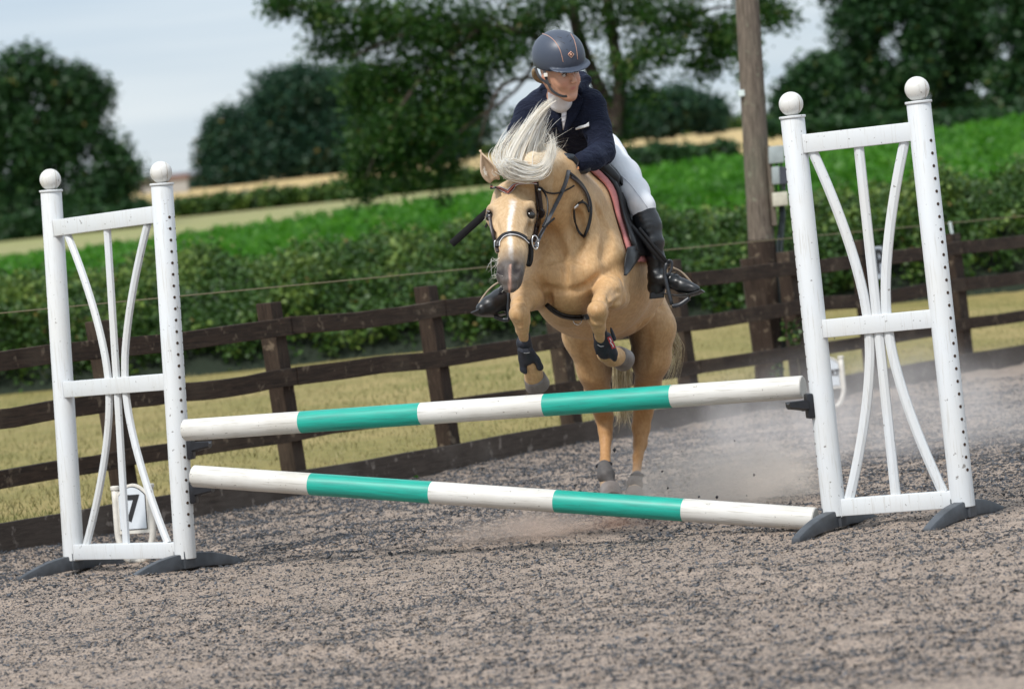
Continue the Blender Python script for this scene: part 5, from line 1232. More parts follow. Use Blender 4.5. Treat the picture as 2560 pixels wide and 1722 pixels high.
# saddle, built over the back: s metres behind the withers, angle round the trunk (0 = straight up, 90 = horse's left)
W0 = at('D', 1352, 575, 15.50)
def onb(s_, ang, off=.01):
    a = math.radians(ang); o = W0+DB*s_; return HF.hit(o, UB_*math.cos(a)+LB_*math.sin(a), off, .6)
def shell(nm, fn, S, A, mat, parent, off, th, edge=.8):
    """curved sheet over the body; fn(a) -> (s0, s1) limits at each angle"""
    V = []; n, m = S, len(A)
    for a in A:
        s0, s1 = fn(a)
        for i in range(n):
            u = i/(n-1); e = min(u, 1-u)*2; V.append(onb(s0+(s1-s0)*u, a, off+th*min(1, e*6)**.5))
    V = np.array(V); F = [(j*n+i, j*n+i+1, (j+1)*n+i+1, (j+1)*n+i) for j in range(m-1) for i in range(n-1)]
    o = link(nm, npmesh(nm, V, np.array(F)), mat, parent, smooth=True); md = o.modifiers.new('s', 'SOLIDIFY'); md.thickness = .010; md.offset = -1; return o
saddle = empty('saddle', W0, label='black leather jumping saddle on a dusty pink saddle pad', cat='saddle')
shell('saddle_pad', lambda a: (-.08-.17*math.exp(-((abs(a)-86)/36)**2), .36), 16, list(np.linspace(-106, 106, 44)), pinkm, saddle, .005, .016)
shell('flap', lambda a: (-.045-.19*math.exp(-((abs(a)-82)/34)**2), .24), 14, list(np.linspace(-99, 99, 40)), leather, saddle, .028, .012)
def ponb(s_, a, off): return onb(s_, a, off)
def roll_(nm, pts, r, mat, parent=saddle, off=.04):
    P = [ponb(a, b, off) for a, b in spline(pts, 16)]; return MB().tube(P, [r*.3]+[r]*14+[r*.3], 10).build(nm, mat, parent, smooth=True)
roll_('knee_roll', [(.03, 28), (-.03, 45), (-.07, 62), (-.08, 80)], .024, leather)
roll_('knee_roll', [(.03, -28), (-.03, -45), (-.07, -62), (-.08, -80)], .024, leather)
roll_('skirt_edge', [(.02, 18), (.07, 30), (.09, 48), (.07, 66), (.03, 78)], .013, leather, off=.052)
roll_('pommel', [(-.01, -26), (-.025, -12), (-.03, 0), (-.025, 12), (-.01, 26)], .028, leather, off=.045)
roll_('cantle', [(.30, -40), (.36, -20), (.38, 0), (.36, 20), (.30, 40)], .026, leather, off=.06)
MB().add([(0,0,0)],[]) if False else None
shell('seat', lambda a: (.02, .30), 10, list(np.linspace(-36, 36, 14)), leather, saddle, .058, .01)
# girth
strapF('girth', 'F', [(905, 535), (980, 600), (1060, 645), (1150, 668), (1240, 674), (1340, 668)], .020, .016, leather, .010, saddle, 20)
strapF('girth_edge', 'F', [(920, 530), (990, 590), (1070, 630), (1150, 648), (1240, 650), (1340, 636)], .005, .006, leather, .016, saddle, 20)
c = onface('F', 1235, 705, .012); MB().tube([c+.0165*(math.cos(a)*np.array((1., 0, 0))+math.sin(a)*np.array((0, .2, 1))) for a in np.linspace(0, 2*PI, 24)], .0018, 6).build('girth_ring', steel, saddle, smooth=True)

# protective boots on the legs
boot_m = simple('navy_black_neoprene', (.010, .012, .020), .55, .3, 60, .2); hindb_m = simple('dusty_grey_boot', (.085, .078, .076), .7, .35, 22, .3)
redp = simple('red_patch', (.38, .03, .03), .6, .3, 150, .1)
GB = 'protective boots on the horse legs'
def legboot(c, label, prims, mat, h=.0045):
    pts = np.array([p for a in prims for p in (a[0], a[1])]); R = .06
    f = Field(pts.min(0)-R, pts.max(0)+R, h)
    sh = np.array((0, -.012 if mat is boot_m else 0, 0))
    k_ = 1.16 if mat is boot_m else 1.05
    for a in prims: f.cone(a[0]+sh, a[1]+sh, a[2]*k_, a[3]*k_, a[4] if len(a) > 4 else .012, neg=len(a) > 5)
    rt = empty('leg_boot', c, label=label, cat='leg boot', group=GB); sdf_obj('shell', f, mat, rt); return rt, f
def qf(*a): return at('F', *a)
rF = lambda r_: rad('F', r_, 14.95)
b1_, _ = legboot(qf(660, 1000, 14.92), 'dark tendon boot on the foreleg held lower at the left', [
 (qf(645, 950, 14.91), qf(682, 1100, 14.955), rF(64), rF(80)), (qf(600, 860, 14.90), qf(612, 960, 14.91), rF(12), rF(28)), (qf(702, 850, 14.90), qf(706, 980, 14.92), rF(16), rF(32)),
 (qf(640, 1130, 14.95), qf(640, 1225, 14.96), rF(34), rF(30)), (qf(650, 1240, 14.96), qf(668, 1265, 14.96), rF(28), rF(22)), (qf(790, 1120, 14.95), qf(828, 1210, 14.97), rF(28), rF(36)), (qf(740, 1050, 14.94), qf(790, 1130, 14.96), rF(30), rF(30))], boot_m)
MB().strap([qf(x, y, 14.85+.03*abs(x-670)/80) for x, y in ((590, 1015), (640, 1035), (700, 1030), (745, 1010))], .016, .006, (0, -1, 0)).build('strap', boot_m, b1_)
MB().strap([qf(x, y, 14.855) for x, y in ((650, 1056), (680, 1058), (715, 1050))], .0018, .003, (0, -1, 0)).build('strap_label', steel, b1_)
b2_, _ = legboot(qf(1510, 950, 14.95), 'dark tendon boot with a red patch on the higher foreleg', [
 (qf(1482, 950, 14.95), qf(1530, 1040, 14.985), rF(62), rF(74)), (qf(1405, 805, 14.91), qf(1445, 930, 14.93), rF(12), rF(26)), (qf(1535, 780, 14.91), qf(1530, 930, 14.94), rF(14), rF(40)),
 (qf(1560, 870, 14.94), qf(1625, 1060, 14.97), rF(38), rF(46)), (qf(1600, 1040, 14.96), qf(1640, 1125, 14.97), rF(40), rF(24)), (qf(1600, 790, 14.99), qf(1630, 900, 15.0), rF(14), rF(26)), (qf(1445, 1000, 14.95), qf(1450, 1060, 14.96), rF(20), rF(14))], boot_m)
MB().strap([qf(x, y, 14.878) for x, y in ((1578, 880), (1600, 930), (1622, 975), (1632, 1005))], .016, .004, (.3, -1, 0)).build('red_patch', redp, b2_)
MB().strap([qf(x, y, 14.874) for x, y in ((1585, 895), (1602, 925), (1596, 945), (1618, 965), (1626, 990))], .0035, .003, (.3, -1, 0)).build('patch_logo', wl2, b2_)
MB().strap([qf(x, y, 14.885) for x, y in ((1455, 965), (1485, 985), (1520, 982))], .0018, .003, (0, -1, 0)).build('strap_label', steel, b2_)
qk = lambda x, y, Y=16.36: at('K', x, y, Y)
rK = lambda r_: rad('K', r_, 16.36)
b3_, _ = legboot(qk(295, 1120), 'grey fetlock boot on the hind leg at the left', [(qk(278, 1045), qk(292, 1120, 16.34), rK(66), rK(86)), (qk(300, 1130, 16.33), qk(338, 1210, 16.31), rK(76), rK(44))], hindb_m)
MB().tube([qk(275+68*math.cos(a), 1026-14*math.sin(a)*1+.16*68*math.cos(a)*-1, 16.38-.034*math.sin(a)) for a in np.linspace(0, 2*PI, 22)], .008, 8).build('collar', boot_m, b3_, smooth=True)
b4_, _ = legboot(qk(580, 1200), 'grey fetlock boot on the hind leg at the right', [(qk(598, 1140, 16.40), qk(578, 1215, 16.38), rK(56), rK(78)), (qk(570, 1220, 16.37), qk(520, 1300, 16.35), rK(70), rK(36))], hindb_m)
MB().tube([qk(600+54*math.cos(a), 1128-12*math.sin(a), 16.40-.028*math.sin(a)) for a in np.linspace(0, 2*PI, 22)], .007, 8).build('collar', boot_m, b4_, smooth=True)
MB().strap([qk(x, y, 16.335) for x, y in ((535, 1195), (590, 1210), (652, 1190))], .030, .006, (0, -1, 0)).build('strap', simple('boot_strap_grey', (.06, .052, .05), .7), b4_)

# ------------------------------------------------------------------ the rider
rider = empty('person', at('D', 1320, 400, 15.6), label='rider in navy show jacket, white breeches and grey helmet leaning forward over the horse', cat='person')
qr = lambda x, y, Y: at('R', x, y, Y)
qa = lambda x, y, Y: at('A', x, y, Y)
rR = lambda r_, Y=15.2: rad('R', r_, Y)
rA = lambda r_, Y=15.45: rad('A', r_, Y)
hu = qr(805, 150, 15.105)-qr(895, 790, 15.18); hu /= np.linalg.norm(hu)
fn = np.array((.50, -.84, -.16)); fn = fn-hu*(fn@hu); fn /= np.linalg.norm(fn); sd_ = np.cross(hu, fn)
if sd_[0] < 0: sd_ = -sd_          # towards photo right
HR = np.stack((sd_, fn, hu))
lo = np.array((-.35, 14.85, .55)); hi = np.array((.75, 16.2, 2.2))
BF = Field(lo, hi, .0052)
hc = qr(852, 512, 15.15)
BF.ell(hc+hu*.005-fn*.006, (.072, .088, .092), .02, HR)
BF.ell(hc+fn*.030-hu*.045, (.060, .062, .070), .03, HR)                    # face
BF.cone(hc+fn*.035-hu*.075, hc+fn*.058-hu*.116, .040, .023, .03)            # jaw to chin
BF.ell(hc+fn*.071-hu*.117, (.020, .014, .014), .012, HR)
for s_ in (-1, 1):
    BF.ell(hc+fn*.068-hu*.048+sd_*s_*.030, (.020, .018, .022), .02, HR)      # cheeks
    BF.cone(hc-hu*.06+sd_*s_*.052+fn*.0, hc+fn*.05-hu*.108+sd_*s_*.018, .022, .018, .02)
    BF.ell(hc+fn*.094-hu*.012+sd_*s_*.029, (.015, .012, .010), .010, HR, neg=True)
    BF.cone(hc+fn*.092+hu*.006+sd_*s_*.014, hc+fn*.080+hu*.006+sd_*s_*.045, .008, .007, .012)   # brow
    BF.ell(hc-fn*.008-hu*.030+sd_*s_*.073, (.010, .017, .028), .006, HR)      # ears
BF.cone(hc+fn*.092-hu*.004, hc+fn*.112-hu*.044, .007, .0100, .012)          # nose
for s_ in (-1, 1): BF.ell(hc+fn*.105-hu*.049+sd_*s_*.009, (.008, .008, .006), .006, HR)
BF.cone(hc+fn*.086-hu*.071-sd_*.018, hc+fn*.086-hu*.071+sd_*.016, .005, .005, .008); BF.cone(hc+fn*.083-hu*.081-sd_*.013, hc+fn*.083-hu*.081+sd_*.013, .006, .006, .008)
BF.cone(hc+fn*.096-hu*.0755-sd_*.020, hc+fn*.096-hu*.0755+sd_*.018, .002, .002, .003, neg=True)
BF.cone(hc-hu*.06-fn*.005, qr(860, 900, 15.34), .052, .056, .03)
BF.chain([(qr(560, 960, 15.33), .045), (qr(860, 930, 15.36), .06), (qr(1160, 860, 15.30), .045)], .04)
BF.cone(qr(850, 1000, 15.36), qr(1000, 1350, 15.62), .11, .10, .06); BF.cone(qr(1000, 1350, 15.62), qr(1090, 1560, 15.82), .10, .12, .06)
for pts in ([(560, 970, 15.30, .045), (425, 1300, 15.27, .034), (600, 1560, 15.06, .020), (620, 1600, 15.05, .020)], [(1170, 880, 15.28, .045), (1275, 1330, 15.22, .034), (1080, 1430, 15.05, .020), (1000, 1440, 15.04, .020)]):
    BF.chain([(qr(x, y, Y), r_) for x, y, Y, r_ in pts], .02)
LL = [(520, 230, 15.86, .075), (660, 340, 15.68, .065), (825, 575, 15.46, .036)]
BF.chain([(qa(x, y, Y), r_) for x, y, Y, r_ in LL]+[(qa(925, 880, 15.42), .030), (qa(958, 1200, 15.42), .022), (qa(1180, 1270, 15.36), .015)], .02)
RL = [(at('D', 1290, 440, 15.85), .075), (at('D', 1215, 500, 15.42), .048), (at('D', 1180, 600, 15.46), .036), (qf(480, 520, 15.47), .028), (qf(250, 570, 15.40), .018)]
BF.chain(RL, .02)
def skin(V):
    c = np.tile(np.array((.56, .30, .20)), (len(V), 1)); n = fbm(V, 40, 2, 3)
    c *= (1+.12*(n-.5))[:, None]
    def near(p, r_): return np.clip(1.3-np.linalg.norm(V-p, axis=1)/r_, 0, 1)[:, None]
    for s_ in (-1, 1):
        w = near(hc+fn*.085-hu*.05+sd_*s_*.034, .022)*.35; c = c*(1-w)+np.array((.60, .24, .17))*w
        w = near(hc-fn*.008-hu*.030+sd_*s_*.078, .026)*.5; c = c*(1-w)+np.array((.58, .22, .15))*w
        w = near(hc+fn*.088-hu*.010+sd_*s_*.029, .014)*.45; c = c*(1-w)+np.array((.30, .15, .11))*w
    lp = (V-(hc+fn*.1-hu*.076)); w = (np.clip(1.25-np.abs(lp@hu)/.0095, 0, 1)*np.clip(1.2-np.abs(lp@sd_)/.019, 0, 1)*(lp@fn > -.012))[:, None]; c = c*(1-w)+np.array((.46, .17, .14))*w
    return c
s = N('skin'); a_ = s.n('ShaderNodeAttribute', attribute_name='Col'); s.col(a_.outputs['Color']); s.set(Roughness=.45, Subsurface_Weight=.08, Subsurface_Radius=(.02, .008, .004)); MT['skin'] = s.m
sdf_obj('body', BF, MT['skin'], rider, skin)
eyew = simple('eye_white', (.55, .52, .50), .2, 0, 10, 0); iris = simple('dark_iris', (.02, .018, .015), .15, 0, 10, 0); browm = simple('eyebrow', (.10, .055, .03), .9)
for s_ in (-1, 1):
    c = hc+fn*.0805-hu*.012+sd_*s_*.029
    e = MB().lathe(c, [(.0105*math.cos(a), .0105*math.sin(a)) for a in np.linspace(-1.5, 1.5, 9)], 12).build('eye', eyew, rider, smooth=True)
    d = fn*.8+sd_*.45; d /= np.linalg.norm(d)
    MB().lathe(c+d*.0088, [(.0052, -.001), (.0048, .0016), (.002, .0022)], 12, d).build('iris', iris, e)
    MB().tube(spline([c+sd_*-.014+fn*.004, c+hu*.0075+fn*.0095, c+sd_*.014+fn*.004], 8), .0016, 5).build('eyelash', browm, rider)
    MB().strap(spline([c-sd_*.016+hu*.014+fn*.008, c+hu*.0185+fn*.013, c+sd_*.017+hu*.014+fn*.006], 8), .005, .002, fn).build('eyebrow', browm, rider)
hair_m = simple('mousy_hair', (.22, .15, .08), .6, .3, 80, .2)
MB().tube(spline([qr(620, 520, 15.22), qr(612, 560, 15.24), qr(650, 620, 15.26), qr(700, 655, 15.26)], 8), [.007, .011, .013, .015, .015, .013, .010, .006], 8).build('hair', hair_m, rider, smooth=True)

def ray(f, k, x, y, off=.002, Y0=14.6, Y1=16.4):
    o = at(k, x, y, Y0); d = at(k, x, y, Y1)-o; t = np.linspace(0, 1, 900); v = f.sample(o+t[:, None]*d)-off; w = np.where(v < 0)[0]
    return o+d*(t[w[0]] if len(w) else .3)
# helmet
hel_m = N('matt_slate_helmet'); hel_m.col((.050, .062, .090)); hel_m.set(Roughness=.42, Specular_IOR_Level=.45); hel_m = hel_m.m
rose = simple('rose_gold', (.75, .42, .30), .3, .05, 30, 0, metal=.8)
HLc = qr(842, 350, 15.137); up2 = hu.copy()
HL = Field(HLc-.2, HLc+.2, .0045)
HL.ell(HLc-hu*.006, (.103, .124, .096), .01, HR); HL.ell(HLc-hu*.035, (.101, .121, .074), .02, HR)
HL.cut(HLc-hu*.056, -hu-fn*.10)
HL.ell(HLc-hu*.075, (.082, .100, .085), .004, HR, neg=True)
fd2 = fn*.96-hu*.26; nn2 = np.cross(sd_, fd2); BR = np.stack((sd_, fd2, nn2))
brim = Field(HLc-.2, HLc+.2, .0045); brim.ell(HLc-hu*.049+fn*.078, (.096, .074, .0085), .0, BR)
HL.a = np.minimum(HL.a, brim.a)
helmet = sdf_obj('helmet', HL, hel_m, rider)
def onhel(a, b, off=.001):
    """a: radians round from the front towards photo right, b: radians above the rim"""
    d = (fn*math.cos(a)+sd_*math.sin(a))*math.cos(b)+hu*math.sin(b); return HL.hit(HLc-hu*.02, d, off, .25)
for pts in ([(690, 175), (760, 205), (820, 262), (868, 350), (893, 452)], [(968, 178), (1000, 235), (1022, 320), (1035, 428)]):
    MB().tube(spline([ray(HL, 'R', x, y, .0005) for x, y in spline(pts, 12)], 20), .0017, 5).build('piping', rose, helmet)
for x0, y0, x1, y1 in ((838, 208, 880, 220), (866, 252, 908, 272), (894, 310, 936, 338), (945, 190, 928, 212), (975, 236, 958, 256), (998, 294, 984, 306)):
    MB().tube([ray(HL, 'R', x0, y0, 0), ray(HL, 'R', x1, y1, 0)], .0019, 4).build('vent', MT['black'], helmet)
c = ray(HL, 'R', 970, 380, .002); e1 = ray(HL, 'R', 998, 378, .002)-c; e2 = ray(HL, 'R', 968, 350, .002)-c
MB().tube([c+e1, c+e2, c-e1, c-e2, c+e1], .0018, 4).build('badge_rim', rose, helmet)
MB().add([c+e1, c+e2, c-e1, c-e2], [(0, 1, 2, 3)]).build('badge', MT['black'], helmet)
MB().lathe(c-np.array((0, .001, 0)), [(.0048, 0), (.0048, .001), (.002, .0015)], 12, (0, -1, 0)).build('badge_dot', rose, helmet)
st = lambda pts, nm='chin_strap': MB().strap(spline(pts, 14), .011, .003, fn*.6-sd_*.5).build(nm, MT['black'], rider)
st([qr(700, 505, 15.10), qr(715, 570, 15.075), qr(740, 650, 15.065), qr(775, 720, 15.06), qr(830, 765, 15.045), qr(890, 788, 15.01), qr(930, 788, 14.99)])
st([qr(620, 510, 15.15), qr(660, 600, 15.13), qr(715, 645, 15.09), qr(770, 685, 15.065)])
MB().box(qr(722, 580, 15.06), (.008, 0, 0), (0, .004, 0), (0, 0, .008)).build('strap_clip', MT['signframe'], rider, bevel=.002)

# jacket
navy = N('navy_jacket_cloth'); v = navy.coord(); n1 = navy.noise(v, 260, 2); n2 = navy.noise(navy.coord(scale=(1, 1, 2.2)), 13, 4, .6, .8)
navy.col(navy.mix(navy.ramp(n1, [(.3, 0.), (.7, 1.)]), (.0045, .0065, .017), (.008, .011, .026))); navy.set(Roughness=.85, Specular_IOR_Level=.2, Sheen_Weight=.10, Sheen_Roughness=.5, Sheen_Tint=(.3, .4, .7, 1)); bb_ = navy.bump(n2, .7, .03); navy.bump(n1, .1, .002, bb_); MT['navy'] = navy.m
JF = Field(lo, hi, .0062)
JF.chain([(qr(575, 960, 15.33), .060), (qr(860, 910, 15.37), .085), (qr(1155, 860, 15.31), .062)], .05)
JF.cone(qr(690, 840, 15.36), qr(840, 770, 15.35), .055, .05, .04); JF.cone(qr(1020, 780, 15.35), qr(880, 770, 15.36), .055, .05, .04)
JF.cone(qr(720, 1010, 15.34), qr(860, 1300, 15.52), .105, .10, .05); JF.cone(qr(1010, 990, 15.34), qr(1080, 1300, 15.52), .105, .10, .05)
JF.cone(qr(960, 1250, 15.50), qr(1090, 1450, 15.72), .125, .13, .05)
JF.cone(qr(1120, 1050, 15.5), qr(1235, 1245, 15.72), .09, .072, .05)
JF.chain([(qr(560, 965, 15.31), .062), (qr(480, 1130, 15.28), .055), (qr(425, 1300, 15.26), .050), (qr(520, 1460, 15.14), .042), (qr(590, 1550, 15.07), .036)], .025)
JF.chain([(qr(1175, 880, 15.28), .064), (qr(1225, 1100, 15.24), .060), (qr(1275, 1330, 15.2), .054)], .02)
JF.chain([(qr(1275, 1335, 15.2), .056), (qr(1180, 1400, 15.1), .049), (qr(1065, 1430, 15.03), .040)], .015)
JF.cone(qr(1130, 1010, 15.2), qr(1150, 1230, 15.22), .006, .006, .02, neg=True)       # crease between arm and chest
JF.cone(qr(1090, 860, 15.26), qr(1160, 1010, 15.24), .003, .003, .02, neg=True)
JF.chain([(qr(690, 740, 15.30), .016), (qr(740, 650, 15.38), .018), (qr(900, 610, 15.43), .02), (qr(1080, 590, 15.40), .018), (qr(1130, 625, 15.34), .016), (qr(1060, 720, 15.24), .012)], .02)
JF.cone(qr(865, 760, 15.22), qr(865, 700, 15.2), .050, .056, .006, neg=True)
for i, t in enumerate(np.linspace(0, .72, 6)):   # sleeve folds
    a = qr(1250-190*t, 1290+75*t, 15.13-.10*t); b = qr(1330-190*t, 1440+30*t, 15.17-.10*t); JF.cone(a, b, .003, .003, .012, neg=True)
def jfold(V):
    n = fbm(V*np.array((1, 1, 1.6)), 11., 3, 41)-.5; return np.stack((n*.014, n*.010, n*.006), 1)
sdf_obj('jacket', JF, MT['navy'], rider, None, jfold)
def ribbon(nm, f, k, A, B, off, mat, parent, th=.003, n=12, m=4, Y0=14.6):
    A = spline(A, n); B = spline(B, n); V = [ray(f, k, *(A[i]*(1-j/(m-1))+B[i]*(j/(m-1))), off, Y0) for i in range(n) for j in range(m)]
    F = [(i*m+j, i*m+j+1, (i+1)*m+j+1, (i+1)*m+j) for i in range(n-1) for j in range(m-1)]
    o = link(nm, npmesh(nm, V, np.array(F)), mat, parent, smooth=True); md = o.modifiers.new('s', 'SOLIDIFY'); md.thickness = th; md.offset = 0; return o
whitec = simple('white_shirt', (.74, .72, .74), .8, .05, 60, .3)
SH = Field(qr(865, 800, 15.2)-.14, qr(865, 800, 15.2)+.14, .005)
SH.cone(qr(850, 735, 15.20), qr(866, 835, 15.235), .047, .051, .01); SH.cut(qr(855, 745, 15.18), qr(820, 560, 15.15)-qr(875, 860, 15.2))
sdf_obj('stock_collar', SH, whitec, rider)
ribbon('shirt_front', JF, 'R', [(775, 800), (800, 880), (872, 900), (876, 980), (884, 1060), (890, 1118)], [(985, 780), (968, 860), (932, 890), (928, 980), (912, 1050), (896, 1118)], .008, whitec, rider, m=6)
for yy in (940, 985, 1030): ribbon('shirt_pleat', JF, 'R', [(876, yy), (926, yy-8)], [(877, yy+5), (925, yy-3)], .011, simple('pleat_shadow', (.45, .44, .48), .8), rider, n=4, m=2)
ribbon('lapel', JF, 'R', [(1010, 740), (940, 890), (925, 1000), (897, 1130), (890, 1190)], [(1085, 810), (1078, 850), (1040, 960), (960, 1090), (905, 1190)], .012, MT['navy'], rider, .004, 16, 5)
ribbon('lapel', JF, 'R', [(730, 720), (800, 890), (868, 1000), (885, 1110), (888, 1190)], [(690, 730), (700, 860), (760, 980), (840, 1100), (880, 1190)], .012, MT['navy'], rider, .004, 16, 5)
glit = simple('silver_trim', (.70, .68, .68), .35, .5, 600, .3)
ribbon('pocket_trim', JF, 'R', [(1014, 1100), (1060, 1078), (1110, 1066), (1145, 1040)], [(1018, 1118), (1062, 1108), (1115, 1092), (1148, 1082)], .012, glit, rider, n=8, m=3)
ribbon('jacket_edge', JF, 'R', [(890, 1180), (900, 1240), (930, 1330)], [(896, 1180), (907, 1240), (938, 1330)], .007, simple('navy_edge', (.02, .024, .045), .7), rider, .003)

ribbon('girth_guard', HF, 'A', [(712, 950), (692, 1050), (684, 1110), (684, 1185)], [(890, 900), (850, 980), (770, 1100), (706, 1188)], .040, leather, saddle, .006, 12, 5, 14.4)
# breeches
WF = Field(lo, hi, .0065)
WF.chain([(qa(470, 150, 15.95), .10), (qa(530, 215, 15.84), .092), (qa(668, 345, 15.66), .0765), (qa(765, 480, 15.53), .064), (qa(835, 600, 15.44), .052), (qa(855, 680, 15.44), .046)], .03)
WF.chain([(at('D', 1290, 430, 15.88), .092), (at('D', 1245, 470, 15.62), .075), (at('D', 1210, 510, 15.44), .052)], .03)
WF.cone(qr(1060, 1450, 15.85), qa(460, 170, 15.93), .11, .10, .05)
s = N('white_breeches'); nb_ = s.noise(s.coord(), 9, 4); s.col((.78, .79, .82)); s.set(Roughness=.75); s.bump(nb_, .25, .02); MT['breech'] = s.m
sdf_obj('breeches', WF, MT['breech'], rider, None, lambda V: (fbm(V, 14., 2, 9)-.5)[:, None]*np.array((.005, .005, .003)))
ribbon('breeches_seam', WF, 'A', [(470, 285), (600, 300), (720, 400), (800, 500), (880, 610)], [(471, 288), (601, 303), (722, 403), (803, 503), (883, 613)], .002, simple('seam', (.35, .36, .42), .8), rider, .002, 20, 2)

# riding boots
bootm = simple('polished_black_boot', (.008, .009, .011), .36, .3, 16, .25, spec=.6)
def crease(V):
    n = fbm(V*np.array((1, 1, 2.6)), 20., 3, 61)-.5; return n[:, None]*np.array((.009, .009, .003))
RF = Field(qa(1000, 1000, 15.4)-np.array((.22, .2, .28)), qa(1000, 1000, 15.4)+np.array((.26, .2, .30)), .0055)
RF.chain([(qa(852, 655, 15.44), .057), (qa(885, 760, 15.43), .055), (qa(925, 900, 15.42), .046), (qa(955, 1060, 15.42), .037), (qa(960, 1200, 15.42), .034), (qa(955, 1290, 15.42), .033)], .02)
RF.chain([(qa(980, 1220, 15.41), .036), (qa(1090, 1235, 15.385), .033), (qa(1180, 1275, 15.36), .029), (qa(1300, 1305, 15.33), .0165)], .02, fl=np.array((-.2, .3, 1)), fs=.85)
RF.cone(qa(1180, 1275, 15.36), qa(1270, 1300, 15.34), .030, .022, .01)
RF.cone(qa(940, 1290, 15.42), qa(970, 1320, 15.42), .03, .03, .015)
rb = sdf_obj('riding_boot', RF, bootm, rider, None, crease)
MB().box(qa(962, 1358, 15.42), RXh*.0315, np.array((0, .026, 0)), np.array((0.002, 0, .013))).build('heel', bootm, rb, bevel=.004)
MB().strap(spline([qa(1030, 1345, 15.40), qa(1110, 1362, 15.375), qa(1200, 1362, 15.355), qa(1290, 1345, 15.335), qa(1356, 1318, 15.325)], 14), .055, .006, (0.1, .2, 1)).build('sole', bootm, rb, auto=.9)
for k_ in range(5): MB().tube([qa(1040+k_*22, 1120+k_*18, 15.375-.004*k_), qa(1075+k_*20, 1100+k_*24, 15.365-.004*k_)], .0022, 5).build('lace', MT['cup'], rb)
LFd = Field(qf(380, 420, 15.45)-np.array((.2, .16, .2)), qf(380, 420, 15.45)+np.array((.2, .16, .42)), .0055)
LFd.chain([(at('D', 1212, 520, 15.44), .052), (at('D', 1190, 590, 15.46), .046), (qf(520, 330, 15.48), .036), (qf(500, 480, 15.48), .035), (qf(500, 560, 15.48), .033)], .02)
LFd.chain([(qf(470, 420, 15.46), .046), (qf(390, 480, 15.44), .044), (qf(290, 535, 15.41), .039), (qf(200, 570, 15.385), .027)], .02)
LFd.cone(qf(290, 550, 15.41), qf(205, 580, 15.39), .034, .027, .01)
lb = sdf_obj('riding_boot', LFd, bootm, rider, None, crease)
MB().strap(spline([qf(480, 625, 15.46), qf(390, 640, 15.44), qf(280, 645, 15.41), qf(180, 632, 15.39), qf(118, 598, 15.375)], 14), .055, .006, (-.1, .2, 1)).build('sole', bootm, lb, auto=.9)
MB().box(qf(530, 640, 15.48), RXh*.028, np.array((0, .026, 0)), np.array((0, 0, .013))).build('heel', bootm, lb, bevel=.004)
for k_ in range(6): MB().tube([qf(390-k_*6+k_*2, 330+k_*20, 15.395), qf(445-k_*8, 350+k_*18, 15.40)], .0024, 5).build('lace', MT['cup'], lb)

# gloved hands closed on the reins
glove = simple('black_glove', (.016, .022, .030), .42, .3, 40, .3, spec=.5)
qm = lambda x, y, Y: at('M', x, y, Y)
def hand(nm, o, flip=1, dx=0, dy=0, Yo=0.):
    c = qm(1350+dx, 860+dy, 15.0+Yo); G_ = Field(c-.11, c+.11, .0036)
    P = lambda x, y, Y: qm(1350+dx+(x-1350)*flip, y+dy, Y+Yo)
    G_.ell(P(1400, 880, 15.03), (.030, .030, .036), .01); G_.cone(P(1410, 880, 15.03), P(1510, 885, 15.05), .028, .034, .015)
    for i in range(4):
        G_.chain([(P(1405-4*i, 800+42*i, 15.0), .0125), (P(1325-6*i, 792+43*i, 14.972), .0120), (P(1278+6*i, 822+40*i, 14.985), .0108), (P(1305+5*i, 846+38*i, 15.012), .010)], .003)
    G_.chain([(P(1430, 830, 14.995), .0135), (P(1380, 775, 14.98), .0125), (P(1300, 752, 14.975), .0105)], .004)
    return sdf_obj(nm, G_, glove, rider)
hand('glove', 0)
hand('glove', 0, -1, -310, 50, .05)
MB().strap(spline([qm(1405, 760, 14.97), qm(1450, 830, 14.985), qm(1430, 900, 14.98)], 8), .005, .003, (0, -1, 0)).build('glove_seam', lea_b, rider)
MB().box(qm(1448, 905, 14.985), (.0045, 0, 0), (0, .003, 0), (0, 0, .006)).build('glove_label', simple('tan_tag', (.50, .22, .10), .6), rider, bevel=.001)

# stirrups hang from the saddle
def tb(nm, k, pts, r_, mat, par, n=14): return MB().tube(spline([at(k, *p) for p in pts], n), r_, 8).build(nm, mat, par, smooth=True)
MB().strap(spline([qa(745, 770, 15.36), qa(830, 860, 15.345), qa(930, 980, 15.345), qa(1035, 1085, 15.35)], 12), .020, .006, (-.3, -1, .3)).build('stirrup_leather', leather, saddle, auto=.9)
MB().strap(spline([qa(810, 785, 15.34), qa(890, 880, 15.335), qa(970, 980, 15.335), qa(1045, 1070, 15.345)], 12), .014, .005, (-.3, -1, .3)).build('stirrup_leather', leather, saddle, auto=.9)
iron = simple('black_stirrup_iron', (.025, .028, .034), .35, .2, 30, .05); tan = simple('tan_rubber_strip', (.30, .23, .16), .6)
tb('stirrup_iron', 'A', [(1070, 1075, 15.35), (1040, 1100, 15.34), (1030, 1180, 15.34), (1055, 1300, 15.335), (1090, 1440, 15.33)], .0085, iron, saddle)
tb('stirrup_loop', 'A', [(1050, 1080, 15.34), (1065, 1060, 15.335), (1090, 1075, 15.335), (1088, 1130, 15.335), (1060, 1190, 15.335)], .0055, iron, saddle)
tb('stirrup_tread', 'A', [(1090, 1450, 15.33), (1160, 1435, 15.33), (1240, 1380, 15.33)], .010, iron, saddle)
tb('stirrup_branch', 'A', [(1090, 1120, 15.40), (1170, 1160, 15.42), (1240, 1230, 15.42), (1275, 1290, 15.42), (1240, 1380, 15.36)], .0045, tan, saddle)
